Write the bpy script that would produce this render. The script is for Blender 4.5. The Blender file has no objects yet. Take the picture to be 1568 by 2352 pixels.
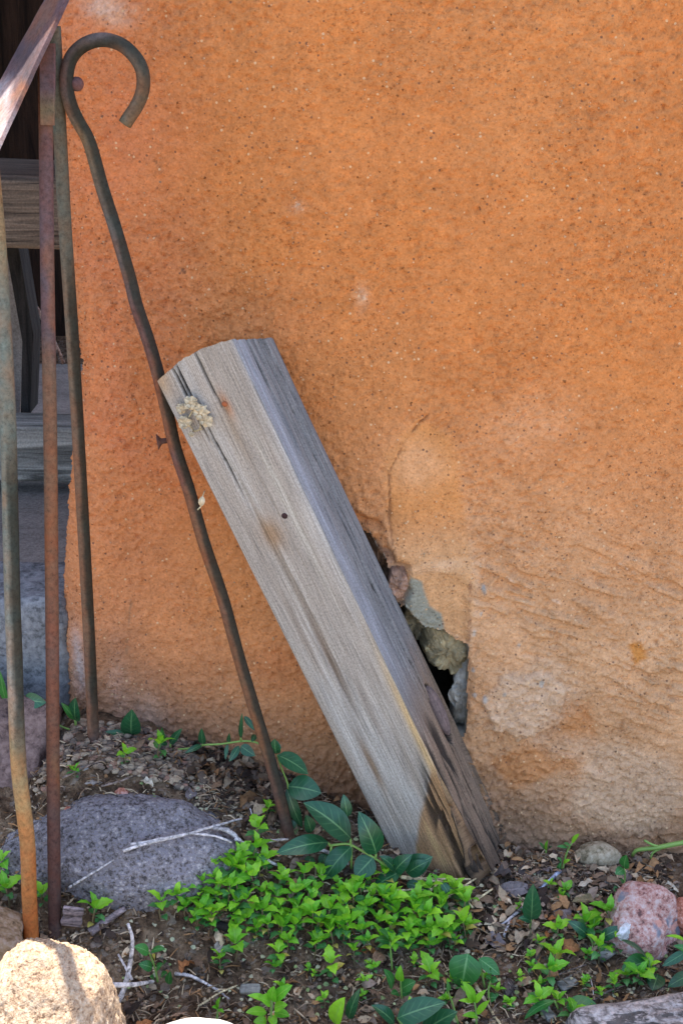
import bpy, math, random
import numpy as np
from mathutils import Vector
random.seed(7); rng = np.random.default_rng(7)
SC = bpy.context.scene; COL = SC.collection

# ------------------------------------------------------------ camera, sky, sun, exposure
CAMY, CAMZ, PITCH, F = -1.25, 0.86, math.radians(20), 3200.0   # F: focal length in pixels of a 1568 x 2352 picture
cam = bpy.data.cameras.new('camera'); camo = bpy.data.objects.new('camera', cam); COL.objects.link(camo)
camo.location = (0, CAMY, CAMZ); camo.rotation_euler = (math.pi/2 - PITCH, 0, 0)
cam.sensor_fit = 'VERTICAL'; cam.sensor_height = 36.0; cam.lens = 36.0*F/2352.0
cam.clip_start = 0.05; cam.clip_end = 500
SC.camera = camo
SUN = Vector((-0.34, 1.0, 4.0)).normalized()
w = bpy.data.worlds.new('World'); SC.world = w; w.use_nodes = True
nt = w.node_tree; sky = nt.nodes.new('ShaderNodeTexSky'); sky.sky_type = 'NISHITA'; sky.sun_disc = False
sky.sun_elevation = math.asin(SUN.z); sky.sun_rotation = math.atan2(SUN.x, SUN.y); sky.altitude = 2100
sky.dust_density = 7.0; sky.ozone_density = .3
bg = nt.nodes['Background']; bg.inputs[1].default_value = 0.15; nt.links.new(sky.outputs[0], bg.inputs[0])
sl = bpy.data.lights.new('sun', 'SUN'); sl.energy = 3.6; sl.angle = math.radians(0.42); sl.color = (1, .95, .86)
so = bpy.data.objects.new('sun', sl); COL.objects.link(so); so.rotation_euler = SUN.to_track_quat('Z', 'Y').to_euler(); so.location = (-1, 2, 6)
SC.view_settings.view_transform = 'Standard'; SC.view_settings.look = 'None'; SC.view_settings.gamma = 1
SC.view_settings.use_curve_mapping = False
SC.view_settings.exposure = 2.1
SC.cycles.max_bounces = 8; SC.cycles.diffuse_bounces = 5

# ------------------------------------------------------------ noise (numpy)
def _h(ix, iy, iz, s):
    n = (ix.astype(np.int64)*374761393 + iy.astype(np.int64)*668265263 + iz.astype(np.int64)*2147483647 + s*974634777) & 0xffffffff
    n = ((n ^ (n >> 13))*1274126177) & 0xffffffff
    n = ((n ^ (n >> 16))*2246822519) & 0xffffffff
    n = n ^ (n >> 15)
    return (n & 0xffffff)/float(0xffffff)
def vn(x, y, z=0.0, s=0):
    x = np.asarray(x, float); y = np.asarray(y, float)+0*x; z = np.asarray(z, float)+0*x
    ix, iy, iz = np.floor(x), np.floor(y), np.floor(z)
    fx, fy, fz = x-ix, y-iy, z-iz
    fx, fy, fz = fx*fx*(3-2*fx), fy*fy*(3-2*fy), fz*fz*(3-2*fz)
    r = 0
    for a in (0, 1):
        for b in (0, 1):
            for c in (0, 1):
                wgt = (fx if a else 1-fx)*(fy if b else 1-fy)*(fz if c else 1-fz)
                r = r + wgt*_h(ix+a, iy+b, iz+c, s)
    return r
def vn2(x, y, s=0):
    x = np.asarray(x, float); y = np.asarray(y, float)+0*x
    ix, iy = np.floor(x), np.floor(y); fx, fy = x-ix, y-iy
    fx, fy = fx*fx*(3-2*fx), fy*fy*(3-2*fy); z = np.zeros_like(ix)
    return ((_h(ix, iy, z, s)*(1-fx)+_h(ix+1, iy, z, s)*fx)*(1-fy) + (_h(ix, iy+1, z, s)*(1-fx)+_h(ix+1, iy+1, z, s)*fx)*fy)
def fbm2(x, y, s=0, o=4):
    r = 0; a = .5
    for i in range(o): r = r + a*vn2(x*2**i+i*7.3, y*2**i+i*3.1, s+i); a *= .5
    return r/(1-.5**o)
def fbm3(x, y, z, s=0, o=4):
    r = 0; a = .5
    for i in range(o): r = r + a*vn(x*2**i, y*2**i, z*2**i, s+i); a *= .5
    return r/(1-.5**o)
def sst(a, b, x):
    t = np.clip((np.asarray(x, float)-a)/(b-a), 0, 1); return t*t*(3-2*t)
def lin(c):
    return tuple((v/255/12.92 if v/255 <= .04045 else ((v/255+.055)/1.055)**2.4) for v in c)

# ------------------------------------------------------------ where things stand: photo pixel (1568 wide) -> a point on a plane / the ground
CP, SP = math.cos(PITCH), math.sin(PITCH)
def ray(px, py):
    u, v = (px-784)/F, -(py-1176)/F
    return (u, CP+v*SP, -SP+v*CP)
def P(px, py, Y):
    d = ray(px, py); t = (Y-CAMY)/d[1]
    return Vector((d[0]*t, Y, CAMZ+d[2]*t))
def wally(x, z):
    x = np.asarray(x, float); z = np.asarray(z, float)
    return .012 + .045*sst(-.03, -.24, x) + .028*sst(.1, 1.0, z) + .02*sst(.25, 0.0, z)*0
XW = np.array([-2.0, -.325, -.27, -.20, -.14, -.08, -.02, .04, .12, .2, .32, 2.0])
ZW = np.array([.12, .12, .160, .150, .128, .108, .088, .060, .026, .020, .016, .0])
XF = np.array([-2.0, -.4, -.28, -.1, .1, .3, 2.0]); ZF = np.array([.0, .0, .02, -.005, -.022, -.028, -.05])
def ground_z(x, y):
    x = np.asarray(x, float); y = np.asarray(y, float)
    zw = np.interp(x, XW, ZW); zf = np.interp(x, XF, ZF)
    t = np.clip((-y-.035)/.175, 0, 1); t = .35*t+.65*t*t*(3-2*t)
    z = zw+(zf-zw)*t
    z = np.where(y < -.21, zf + (-.06-zf)*sst(-.21, -1.2, y)*1.0, z)
    z = z+.024*np.exp(-(((x+.115)/.062)**2+((y+.125)/.042)**2))
    return z
def PG(px, py, h=0.0):
    d = ray(px, py); lo, hi = (-.9-CAMY)/d[1], (.8-CAMY)/d[1]
    for _ in range(40):
        m = (lo+hi)/2; x, y, z = d[0]*m, CAMY+d[1]*m, CAMZ+d[2]*m
        if z > ground_z(x, y)+h: lo = m
        else: hi = m
    return Vector((d[0]*lo, CAMY+d[1]*lo, CAMZ+d[2]*lo))
CAMP = Vector((0, CAMY, CAMZ))

# ------------------------------------------------------------ objects
def tag(o, label=None, cat=None, group=None, kind=None):
    for k, v in (('label', label), ('category', cat), ('group', group), ('kind', kind)):
        if v: o[k] = v
    return o
WO = {}
def thing(name, label, cat, loc, group=None):
    o = bpy.data.objects.new(name, None); COL.objects.link(o); o.empty_display_size = .02
    o.location = loc; WO[o.name] = Vector(loc); return tag(o, label, cat, group)
def mk(name, V, Fs, mat, parent=None, col=None, uv=None, smooth=True, label=None, origin=None):
    """one mesh object from world-space vertices; Fs: array of quads/tris or a list of polygons"""
    V = np.asarray(V, np.float64).reshape(-1, 3)
    if parent is not None: org = WO[parent.name]
    elif origin is not None: org = Vector(origin)
    else: org = Vector((0, 0, 0))
    me = bpy.data.meshes.new(name)
    V2 = (V-np.array(org)).astype(np.float32)
    if isinstance(Fs, np.ndarray):
        k = Fs.shape[1]; n = len(Fs)
        me.vertices.add(len(V2)); me.vertices.foreach_set('co', V2.ravel())
        me.loops.add(n*k); me.loops.foreach_set('vertex_index', Fs.astype(np.int32).ravel())
        me.polygons.add(n); me.polygons.foreach_set('loop_start', (np.arange(n)*k).astype(np.int32))
        me.update(calc_edges=True); me.validate()
    else:
        me.from_pydata(V2.tolist(), [], [list(map(int, f)) for f in Fs]); me.update()
    me.polygons.foreach_set('use_smooth', np.full(len(me.polygons), smooth))
    if col is not None:
        a = me.color_attributes.new('col', 'FLOAT_COLOR', 'POINT')
        c = np.ones((len(V2), 4), np.float32); c[:, :3] = col; a.data.foreach_set('color', c.ravel())
    if uv is not None:
        a = me.attributes.new('leaf', 'FLOAT_VECTOR', 'POINT')
        c = np.zeros((len(V2), 3), np.float32); c[:, :uv.shape[1]] = uv; a.data.foreach_set('vector', c.ravel())
    me.materials.append(mat)
    o = bpy.data.objects.new(name, me); COL.objects.link(o)
    if parent is not None: o.parent = parent; WO[o.name] = WO[parent.name]
    else: o.location = org; WO[o.name] = org
    if label: o['label'] = label
    return o
def copy_tree(o, parent=None):
    c = o.copy(); COL.objects.link(c); c.parent = parent
    for ch in o.children: copy_tree(ch, c)
    return c

# ------------------------------------------------------------ shape helpers
def grid_faces(n, m, wrap=False):
    i = np.arange(n-1)[:, None]; j = np.arange(m if wrap else m-1)[None, :]; j2 = (j+1) % m
    return np.stack([i*m+j, i*m+j2, (i+1)*m+j2, (i+1)*m+j], -1).reshape(-1, 4)
def catmull(pts, step):
    pts = [np.array(p, float) for p in pts]
    if len(pts) == 2: pts = [pts[0], (pts[0]+pts[1])/2, pts[1]]
    e = [2*pts[0]-pts[1]]+pts+[2*pts[-1]-pts[-2]]; out = []
    for i in range(1, len(e)-2):
        n = max(2, int(np.linalg.norm(e[i+1]-e[i])/step))
        for k in range(n):
            t = k/n; a, b, c, d = e[i-1], e[i], e[i+1], e[i+2]
            out.append(.5*((2*b)+(c-a)*t+(2*a-5*b+4*c-d)*t*t+(3*b-a-3*c+d)*t**3))
    out.append(pts[-1]); return np.array(out)
def tube(pts, r, sides=8, step=.01, capped=True):
    """returns V, F(list of quads+caps as list), t per vertex, angle per vertex"""
    C = catmull(pts, step); n = len(C)
    T = np.gradient(C, axis=0); T /= np.linalg.norm(T, axis=1)[:, None]
    L = np.concatenate([[0], np.cumsum(np.linalg.norm(np.diff(C, axis=0), axis=1))]); t = L/L[-1]
    R = np.interp(t, np.linspace(0, 1, len(r)), r) if hasattr(r, '__len__') else np.full(n, r)
    N = np.cross(T[0], [0, 1, 0.01]); N /= np.linalg.norm(N); V = []
    ang = np.arange(sides)/sides*2*np.pi
    for i in range(n):
        N = N-T[i]*np.dot(N, T[i]); N /= np.linalg.norm(N); B = np.cross(T[i], N)
        V.append(C[i]+R[i]*(np.cos(ang)[:, None]*N+np.sin(ang)[:, None]*B))
    V = np.concatenate(V); Fq = grid_faces(n, sides, True).tolist()
    if capped: Fq += [list(range(sides))[::-1], list(range((n-1)*sides, n*sides))]
    return V, Fq, np.repeat(t, sides), np.tile(ang, n)
def ico(sub=4):
    import bmesh
    bm = bmesh.new(); bmesh.ops.create_icosphere(bm, subdivisions=sub, radius=1)
    V = np.array([v.co[:] for v in bm.verts]); Fc = np.array([[v.index for v in f.verts] for f in bm.faces]); bm.free()
    return V, Fc
ICO = {s: ico(s) for s in (1, 2, 3, 5, 6)}
def rock(c, r, seed, sub=5, amp=.25, freq=1.3, fine=.02, rot=0, power=1.0):
    V, Fc = ICO[sub]; V = V.copy()
    k = 1+amp*2*(fbm3(V[:, 0]*freq+seed, V[:, 1]*freq, V[:, 2]*freq+5, seed, 3)-.5)
    k += fine*2*(fbm3(V[:, 0]*9, V[:, 1]*9, V[:, 2]*9, seed+9, 4)-.5)
    if sub >= 5: k += fine*.7*2*(vn(V[:, 0]*38, V[:, 1]*38, V[:, 2]*38, seed+3)-.5)
    if power != 1: V = np.sign(V)*np.abs(V)**power; V /= np.maximum(np.abs(V).max(1), 1e-6)[:, None]**0
    V = V*k[:, None]*np.array(r)
    ca, sa = math.cos(rot), math.sin(rot); V = V@np.array([[ca, sa, 0], [-sa, ca, 0], [0, 0, 1]])
    return V+np.array(c), Fc

# ------------------------------------------------------------ materials
class M:
    def __init__(s, name, rough=.9, spec=.3):
        s.m = bpy.data.materials.new(name); s.m.use_nodes = True; s.t = s.m.node_tree
        s.b = s.t.nodes['Principled BSDF']; s.b.inputs['Roughness'].default_value = rough
        s.b.inputs['Specular IOR Level'].default_value = spec
    def n(s, typ, **kw):
        x = s.t.nodes.new(typ)
        for k, v in kw.items():
            if k.startswith('i_'): x.inputs[k[2:].replace('_', ' ')].default_value = v
            elif k.startswith('i') and k[1:].isdigit(): x.inputs[int(k[1:])].default_value = v
            else: setattr(x, k, v)
        return x
    def l(s, a, b): s.t.links.new(a, b)
    def obj(s): return s.n('ShaderNodeTexCoord').outputs['Object']
    def attr(s, name='col', vec=False):
        a = s.n('ShaderNodeAttribute', attribute_name=name); return a.outputs['Vector' if vec else 'Color']
    def noise(s, co, scale, detail=4, rough=.6, mapscale=None, dist=0):
        if mapscale:
            mp = s.n('ShaderNodeMapping'); mp.inputs['Scale'].default_value = mapscale; s.l(co, mp.inputs[0]); co = mp.outputs[0]
        x = s.n('ShaderNodeTexNoise'); x.inputs['Scale'].default_value = scale; x.inputs['Detail'].default_value = detail
        x.inputs['Roughness'].default_value = rough; x.inputs['Distortion'].default_value = dist; s.l(co, x.inputs['Vector']); return x.outputs[0]
    def voro(s, co, scale, out='Distance', feature='F1'):
        x = s.n('ShaderNodeTexVoronoi', feature=feature); x.inputs['Scale'].default_value = scale; s.l(co, x.inputs['Vector']); return x.outputs[out]
    def ramp(s, fac, stops):
        r = s.n('ShaderNodeValToRGB'); e = r.color_ramp.elements
        while len(e) < len(stops): e.new(.5)
        for k, (p, c) in enumerate(stops):
            e[k].position = p; e[k].color = (*c, 1) if hasattr(c, '__len__') else (c, c, c, 1)
        s.l(fac, r.inputs[0]); return r.outputs[0]
    def mix(s, a, b, fac, mode='MIX'):
        x = s.n('ShaderNodeMix', data_type='RGBA', blend_type=mode)
        for inp, v in ((x.inputs[0], fac), (x.inputs[6], a), (x.inputs[7], b)):
            if hasattr(v, 'is_output'): s.l(v, inp)
            else: inp.default_value = (*v, 1) if hasattr(v, '__len__') else v
        return x.outputs[2]
    def math(s, op, a, b=0.0):
        x = s.n('ShaderNodeMath', operation=op)
        for i, v in enumerate((a, b)):
            if hasattr(v, 'is_output'): s.l(v, x.inputs[i])
            else: x.inputs[i].default_value = v
        return x.outputs[0]
    def base(s, c):
        if hasattr(c, 'is_output'): s.l(c, s.b.inputs['Base Color'])
        else: s.b.inputs['Base Color'].default_value = (*c, 1)
    def bump(s, hgt, strength, dist):
        x = s.n('ShaderNodeBump'); x.inputs['Strength'].default_value = strength; x.inputs['Distance'].default_value = dist
        s.l(hgt, x.inputs['Height'])
        if s.b.inputs['Normal'].is_linked: s.l(s.b.inputs['Normal'].links[0].from_socket, x.inputs['Normal'])
        s.l(x.outputs[0], s.b.inputs['Normal'])

# stucco: colour comes from a vertex layer of stains and repairs; grains and fine relief here
m = M('stucco', .95, .15); co = m.obj()
g1 = m.noise(co, 420, 3, .65); g2 = m.noise(co, 130, 4, .6); g3 = m.voro(co, 330, 'Distance')
c = m.mix(m.attr(), (.5, .5, .5), .0)
c = m.mix(c, m.ramp(g2, [(.3, .86), (.55, 1.0), (.75, 1.10)]), 1.0, 'MULTIPLY')
c = m.mix(c, m.ramp(g1, [(.30, .66), (.43, .94), (.6, 1.03), (.74, 1.26)]), 1.0, 'MULTIPLY')
spk = m.voro(co, 250, 'Color'); spm = m.voro(co, 250, 'Distance')
sep = m.n('ShaderNodeSeparateColor'); m.l(spk, sep.inputs[0])
light = m.math('MULTIPLY', m.math('GREATER_THAN', sep.outputs[0], .965), m.math('LESS_THAN', spm, .30))
dark = m.math('MULTIPLY', m.math('GREATER_THAN', sep.outputs[1], .96), m.math('LESS_THAN', spm, .30))
c = m.mix(c, (.66, .44, .24), m.math('MULTIPLY', light, .75)); c = m.mix(c, (.10, .055, .04), m.math('MULTIPLY', dark, .7))
m.base(c); m.bump(g3, .5, .0014); m.bump(g1, .6, .0014)
STUCCO = m.m
m = M('bare_plaster', .95, .1); co = m.obj(); n1 = m.noise(co, 90, 6, .7); n2 = m.noise(co, 500, 2)
m.base(m.mix(m.attr(), m.ramp(n1, [(.3, .6), (.5, 1.0), (.72, 1.35)]), 1, 'MULTIPLY')); m.bump(n1, .8, .004); m.bump(n2, .5, .001); PLASTER = m.m
# weathered timber
m = M('weathered_timber', .85, .2); lf = m.attr('leaf', True)
gr = m.noise(lf, 1, 5, .7, (620, 13, 1), .15); gr2 = m.noise(lf, 1, 3, .6, (1150, 24, 1)); fl = m.noise(lf, 1, 4, .7, (900, 420, 1)); sp = m.noise(lf, 1, 2, .5, (1100, 230, 1))
c = m.mix(m.attr(), m.ramp(gr, [(.28, .52), (.42, .90), (.58, 1.05), (.74, 1.22)]), 1, 'MULTIPLY')
c = m.mix(c, m.ramp(gr2, [(.32, .66), (.52, 1.02), (.7, 1.2)]), 1, 'MULTIPLY')
c = m.mix(c, m.ramp(fl, [(.36, .68), (.5, 1.0), (.64, 1.2)]), 1, 'MULTIPLY')
c = m.mix(c, (.03, .026, .022), m.ramp(sp, [(.70, 0.0), (.78, .7)]))
m.base(c); m.bump(gr, .5, .0016); m.bump(gr2, .35, .0007); TIMBER = m.m
# rust: vertex colour with speckle
m = M('rusty_iron', .8, .2); co = m.obj(); n1 = m.noise(co, 260, 5, .7); n2 = m.noise(co, 900, 2); n3 = m.noise(co, 60, 4, .6)
c = m.mix(m.attr(), m.ramp(n1, [(.3, .6), (.5, 1.0), (.72, 1.3)]), 1, 'MULTIPLY')
c = m.mix(c, m.ramp(n3, [(.35, (1.12, .92, .82)), (.65, (.92, 1.03, 1.08))]), 1, 'MULTIPLY')
c = m.mix(c, (.03, .02, .018), m.ramp(n2, [(.66, 0.0), (.72, .75)]))
m.base(c); m.bump(n1, .4, .0008); m.b.inputs['Metallic'].default_value = .15; RUST = m.m
def stone(name, stops, scale=260, bump=.6, bd=.002, vein=None, spots=None):
    m = M(name, .9, .25); co = m.obj(); v = m.voro(co, scale*2.0, 'Color'); s = m.n('ShaderNodeSeparateColor'); m.l(v, s.inputs[0])
    n = m.noise(co, scale*.55, 5, .7); big = m.noise(co, scale*.06, 4, .6)
    fine = m.noise(co, scale*1.5, 3, .75)
    f = m.math('ADD', m.math('ADD', m.math('MULTIPLY', s.outputs[0], .08), m.math('MULTIPLY', n, .42)), m.math('MULTIPLY', fine, .50))
    stops = [(.5+(p-.53)*.42, q) for p, q in stops]
    c = m.ramp(f, stops); c = m.mix(c, m.ramp(big, [(.3, .72), (.5, 1.0), (.7, 1.22)]), 1, 'MULTIPLY')
    if spots:
        for (sc, thr, colr) in spots: c = m.mix(c, colr, m.ramp(m.noise(co, sc, 2, .4), [(thr, 0.0), (thr+.03, .9)]))
    m.base(c); m.bump(n, bump, bd); m.bump(fine, bump*.6, bd*.5); return m.m
BOULDER = stone('purple_granite', [(.30, (.055, .048, .047)), (.43, (.15, .128, .122)), (.52, (.23, .20, .19)), (.59, (.165, .165, .20)), (.67, (.27, .23, .21)), (.80, (.40, .36, .34))], 200, 1.0, .004)
SUNROCK = stone('tan_granite', [(.25, (.15, .09, .055)), (.4, (.38, .25, .155)), (.6, (.50, .36, .24)), (.8, (.60, .47, .34))], 240, 1.0, .004)
PINK = stone('pink_conglomerate', [(.28, (.12, .06, .055)), (.42, (.36, .17, .135)), (.56, (.46, .27, .22)), (.74, (.52, .40, .36))], 130, .8, .003, spots=[(38, .62, (.16, .18, .21)), (47, .66, (.55, .27, .2))])
RED = stone('red_stone', [(.3, (.22, .07, .04)), (.55, (.42, .17, .11)), (.8, (.52, .30, .24))], 200, .6, .002)
TAN = stone('tan_stone', [(.25, (.12, .09, .05)), (.5, (.32, .25, .155)), (.8, (.46, .38, .27))], 130, .5, .002)
SLATE = stone('blue_grey_stone', [(.25, (.08, .08, .08)), (.5, (.175, .175, .175)), (.8, (.27, .27, .265))], 90, .7, .004)
PURPLE = stone('purple_slate', [(.25, (.05, .03, .026)), (.5, (.14, .09, .075)), (.8, (.23, .155, .13))], 90, .7, .004)
CONC = stone('grey_concrete', [(.25, (.14, .115, .095)), (.5, (.21, .18, .15)), (.8, (.28, .24, .205))], 220, .5, .0015)
PALE = stone('pale_stone', [(.25, (.28, .26, .24)), (.5, (.50, .48, .45)), (.8, (.64, .63, .62))], 200, .5, .002)
BROWNST = stone('brown_flagstone', [(.25, (.12, .075, .04)), (.5, (.28, .18, .10)), (.8, (.36, .27, .2))], 120, .6, .003)
m = M('layered_grey_stone', .9, .2); co = m.obj(); n1 = m.noise(co, 30, 6, .7, (1.4, .6, 9), 1.2); n2 = m.noise(co, 300, 4, .7, (.6, .6, 1.6)); n3 = m.noise(co, 80, 5, .6, (.5, 1, 3.0), .6)
c = m.ramp(n1, [(.40, (.16, .135, .12)), (.47, (.34, .295, .26)), (.54, (.42, .39, .36)), (.62, (.50, .42, .37))])
c = m.mix(c, m.ramp(n2, [(.38, .6), (.5, 1.0), (.62, 1.25)]), 1, 'MULTIPLY'); c = m.mix(c, (.05, .045, .04), m.ramp(n3, [(.41, .85), (.455, 0.0)]))
m.base(c); m.bump(n1, .8, .005); m.bump(n3, .7, .004); LAYER = m.m
# soil and litter
m = M('soil', .95, .1); co = m.obj(); n1 = m.noise(co, 45, 6, .7); n2 = m.noise(co, 280, 4, .7); v = m.voro(co, 210, 'Color'); s = m.n('ShaderNodeSeparateColor'); m.l(v, s.inputs[0])
c = m.ramp(n1, [(.36, (.045, .027, .016)), (.5, (.135, .085, .05)), (.64, (.25, .172, .105))])
c = m.mix(c, m.ramp(n2, [(.3, .5), (.5, 1.0), (.75, 1.5)]), 1, 'MULTIPLY'); c = m.mix(c, (.27, .22, .17), m.math('MULTIPLY', m.math('GREATER_THAN', s.outputs[0], .88), .6))
m.base(c); m.bump(n2, .9, .004); SOIL = m.m
m = M('dry_litter', .85, .2); m.base(m.mix(m.attr(), m.ramp(m.noise(m.obj(), 350, 4, .7), [(.3, .65), (.5, 1.0), (.75, 1.25)]), 1, 'MULTIPLY')); m.bump(m.noise(m.obj(), 500, 3), .4, .001); LITTER = m.m
def dry_leaf_mat(name, c0):
    m = M(name, .8, .25); lf = m.attr('leaf', True); sx = m.n('ShaderNodeSeparateXYZ'); m.l(lf, sx.inputs[0])
    n = m.noise(m.obj(), 180, 5, .7); a = m.math('ABSOLUTE', sx.outputs[0])
    wv = m.math('SINE', m.math('MULTIPLY', m.math('SUBTRACT', sx.outputs[1], m.math('MULTIPLY', a, .16)), 44.0))
    c = m.mix(c0, m.ramp(n, [(.25, .45), (.5, 1.0), (.75, 1.4)]), 1, 'MULTIPLY')
    c = m.mix(c, tuple(v*1.5 for v in c0), m.ramp(a, [(.04, .7), (.09, 0.0)])); m.base(c); m.bump(wv, .35, .001); m.bump(n, .5, .0015); return m.m
DRY = {k: dry_leaf_mat('dry_leaf_'+k, v) for k, v in dict(tan=(.34, .26, .17), brown=(.19, .11, .06), rust=(.36, .15, .055), purple=(.175, .14, .13), grey=(.28, .24, .20), olive=(.20, .165, .085), pale=(.48, .42, .31), dark=(.075, .058, .05)).items()}
def green(name, c0, c1, vein, gloss=.35, trans=.22, veins=7.0, varying=.25):
    m = M(name, gloss, .5); lf = m.attr('leaf', True); sx = m.n('ShaderNodeSeparateXYZ'); m.l(lf, sx.inputs[0])
    a = m.math('ABSOLUTE', sx.outputs[0]); rnd = m.n('ShaderNodeObjectInfo').outputs['Random']
    c = m.mix(c0, c1, rnd); c = m.mix(c, m.ramp(m.noise(m.obj(), 150, 4, .6), [(.3, .78), (.5, 1.0), (.72, 1.18)]), 1, 'MULTIPLY')
    ph = m.math('FRACT', m.math('MULTIPLY', m.math('SUBTRACT', sx.outputs[1], m.math('MULTIPLY', a, .26)), veins))
    lat = m.math('MULTIPLY', m.ramp(m.math('ABSOLUTE', m.math('SUBTRACT', ph, .5)), [(.05, 1.0), (.13, 0.0)]), m.ramp(a, [(.5, .20), (.95, 0.0)]))
    c = m.mix(c, vein, lat); c = m.mix(c, vein, m.ramp(a, [(.035, .85), (.085, 0.0)]))
    m.base(c); m.bump(lat, .25, -.0008)
    tr = m.n('ShaderNodeBsdfTranslucent'); m.l(m.mix(c, (1.0, 1.0, .35), 1, 'MULTIPLY'), tr.inputs[0])
    mx = m.n('ShaderNodeMixShader'); mx.inputs[0].default_value = trans
    m.l(m.b.outputs[0], mx.inputs[1]); m.l(tr.outputs[0], mx.inputs[2]); m.l(mx.outputs[0], m.t.nodes['Material Output'].inputs[0]); return m.m
VINCA = green('periwinkle_leaf', (.012, .075, .028), (.02, .095, .035), (.14, .28, .11), .32, .12, 6)
VINCAY = green('young_periwinkle_leaf', (.03, .16, .03), (.05, .21, .04), (.2, .4, .14), .38, .25, 6)
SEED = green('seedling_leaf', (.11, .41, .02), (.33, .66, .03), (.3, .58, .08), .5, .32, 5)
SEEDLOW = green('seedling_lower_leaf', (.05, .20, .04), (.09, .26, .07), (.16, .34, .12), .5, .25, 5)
YELLOW = green('yellow_leaf', (.45, .36, .05), (.5, .42, .1), (.5, .5, .2), .5, .25, 5)
m = M('green_stem', .5, .4); m.base((.20, .33, .07)); GSTEM = m.m
m = M('reddish_stem', .6, .3); m.base((.17, .13, .06)); RSTEM = m.m
def wood_mat(name, c0, sc=(8, 160, 160), k=.6):
    m = M(name, .85, .2); co = m.obj(); n1 = m.noise(co, 1, 5, .7, sc, .6); n2 = m.noise(co, 400, 3, .6)
    c = m.mix(c0, m.ramp(n1, [(.36, .3), (.48, .95), (.64, 1.7)]), 1, 'MULTIPLY'); c = m.mix(c, m.ramp(n2, [(.3, .75), (.7, 1.2)]), 1, 'MULTIPLY')
    m.base(c); m.bump(n1, .6, .003); return m.m
BENCH = wood_mat('brown_bench_wood', (.11, .08, .055), (7, 190, 190)); BENCH2 = wood_mat('grey_bench_wood', (.24, .225, .19), (5, 60, 60)); DARKW = wood_mat('dark_wood', (.022, .019, .017), (80, 80, 8))
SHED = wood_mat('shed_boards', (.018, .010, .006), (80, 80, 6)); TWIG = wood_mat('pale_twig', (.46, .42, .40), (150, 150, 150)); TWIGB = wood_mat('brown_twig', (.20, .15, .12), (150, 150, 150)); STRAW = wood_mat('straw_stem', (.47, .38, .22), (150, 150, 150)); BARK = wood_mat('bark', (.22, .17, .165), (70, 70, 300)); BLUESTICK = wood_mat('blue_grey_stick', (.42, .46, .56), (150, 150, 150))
HUSK = dry_leaf_mat('dry_husk', (.58, .46, .29))

# ------------------------------------------------------------ the ground
def axis(lo, hi, step, far_lo, far_hi):
    a = list(np.arange(lo, hi+step/2, step)); s = step
    while a[-1] < far_hi: s *= 1.35; a.append(a[-1]+s)
    s = step
    while a[0] > far_lo: s *= 1.35; a.insert(0, a[0]-s)
    return np.array(a)
gx = axis(-.36, .36, .0022, -80, 80); gy = axis(-.34, .12, .0022, -80, 80)
X, Y = np.meshgrid(gx, gy, indexing='ij')
near = sst(1.2, .5, np.hypot(X, Y))
Z = ground_z(X, Y) + near*(.012*(fbm2(X*28, Y*28, 3, 3)-.5) + .007*(fbm2(X*120, Y*120, 4, 3)-.5) + .003*(vn2(X*420, Y*420, 6)-.5))
gr_ = mk('ground', np.stack([X, Y, Z], -1).reshape(-1, 3), grid_faces(*X.shape), SOIL); gr_['kind'] = 'structure'

px_, py_ = np.meshgrid(np.linspace(-6, 6, 60), np.linspace(-3.2, -.46, 40), indexing='ij')
pz_ = np.maximum(ground_z(px_, py_), -.055)+.012+.006*fbm2(px_*3, py_*3, 8, 3)
m = M('bounce_gravel', .95, .1); m.base(m.mix((.30, .24, .175), m.ramp(m.noise(m.obj(), 60, 5, .7), [(.3, .7), (.5, 1.0), (.7, 1.2)]), 1, 'MULTIPLY'))
pth_ = mk('path', np.stack([px_, py_, pz_], -1).reshape(-1, 3), grid_faces(*px_.shape), m.m); pth_['kind'] = 'structure'  # added out of view to bounce warm sunlight up onto the wall

# ------------------------------------------------------------ the adobe wall (rounded left end, hole behind the post)
wroot = thing('adobe_wall', 'thick orange stucco adobe wall with a crumbled hole beside the leaning post', 'wall', (0, .15, 0))
def inpoly(px, py, poly):
    ins = np.zeros(px.shape, bool); n = len(poly)
    for i in range(n):
        x1, y1 = poly[i]; x2, y2 = poly[(i+1) % n]
        cnd = ((y1 > py) != (y2 > py)) & (px < (x2-x1)*(py-y1)/((y2-y1) if y2 != y1 else 1e-9)+x1); ins ^= cnd
    return ins
def wpx(p): v = P(p[0], p[1], .02); return (v.x, v.z)
ZT = 1.62; TH = .30
zs = axis(-.06, .90, .0016, -.12, 1.3); zs = zs[(zs > -.14)]; zs = np.concatenate([zs[zs < 1.35], np.linspace(1.36, ZT-.12, 5)])
ss = axis(0, .66, .0016, -.001, 6.0); ss = ss[ss >= 0]
nb = 14
S, ZZ = np.meshgrid(np.concatenate([np.linspace(-.45, -.05, nb), np.linspace(-.048, -.0016, 30), ss]), zs, indexing='ij')
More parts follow.
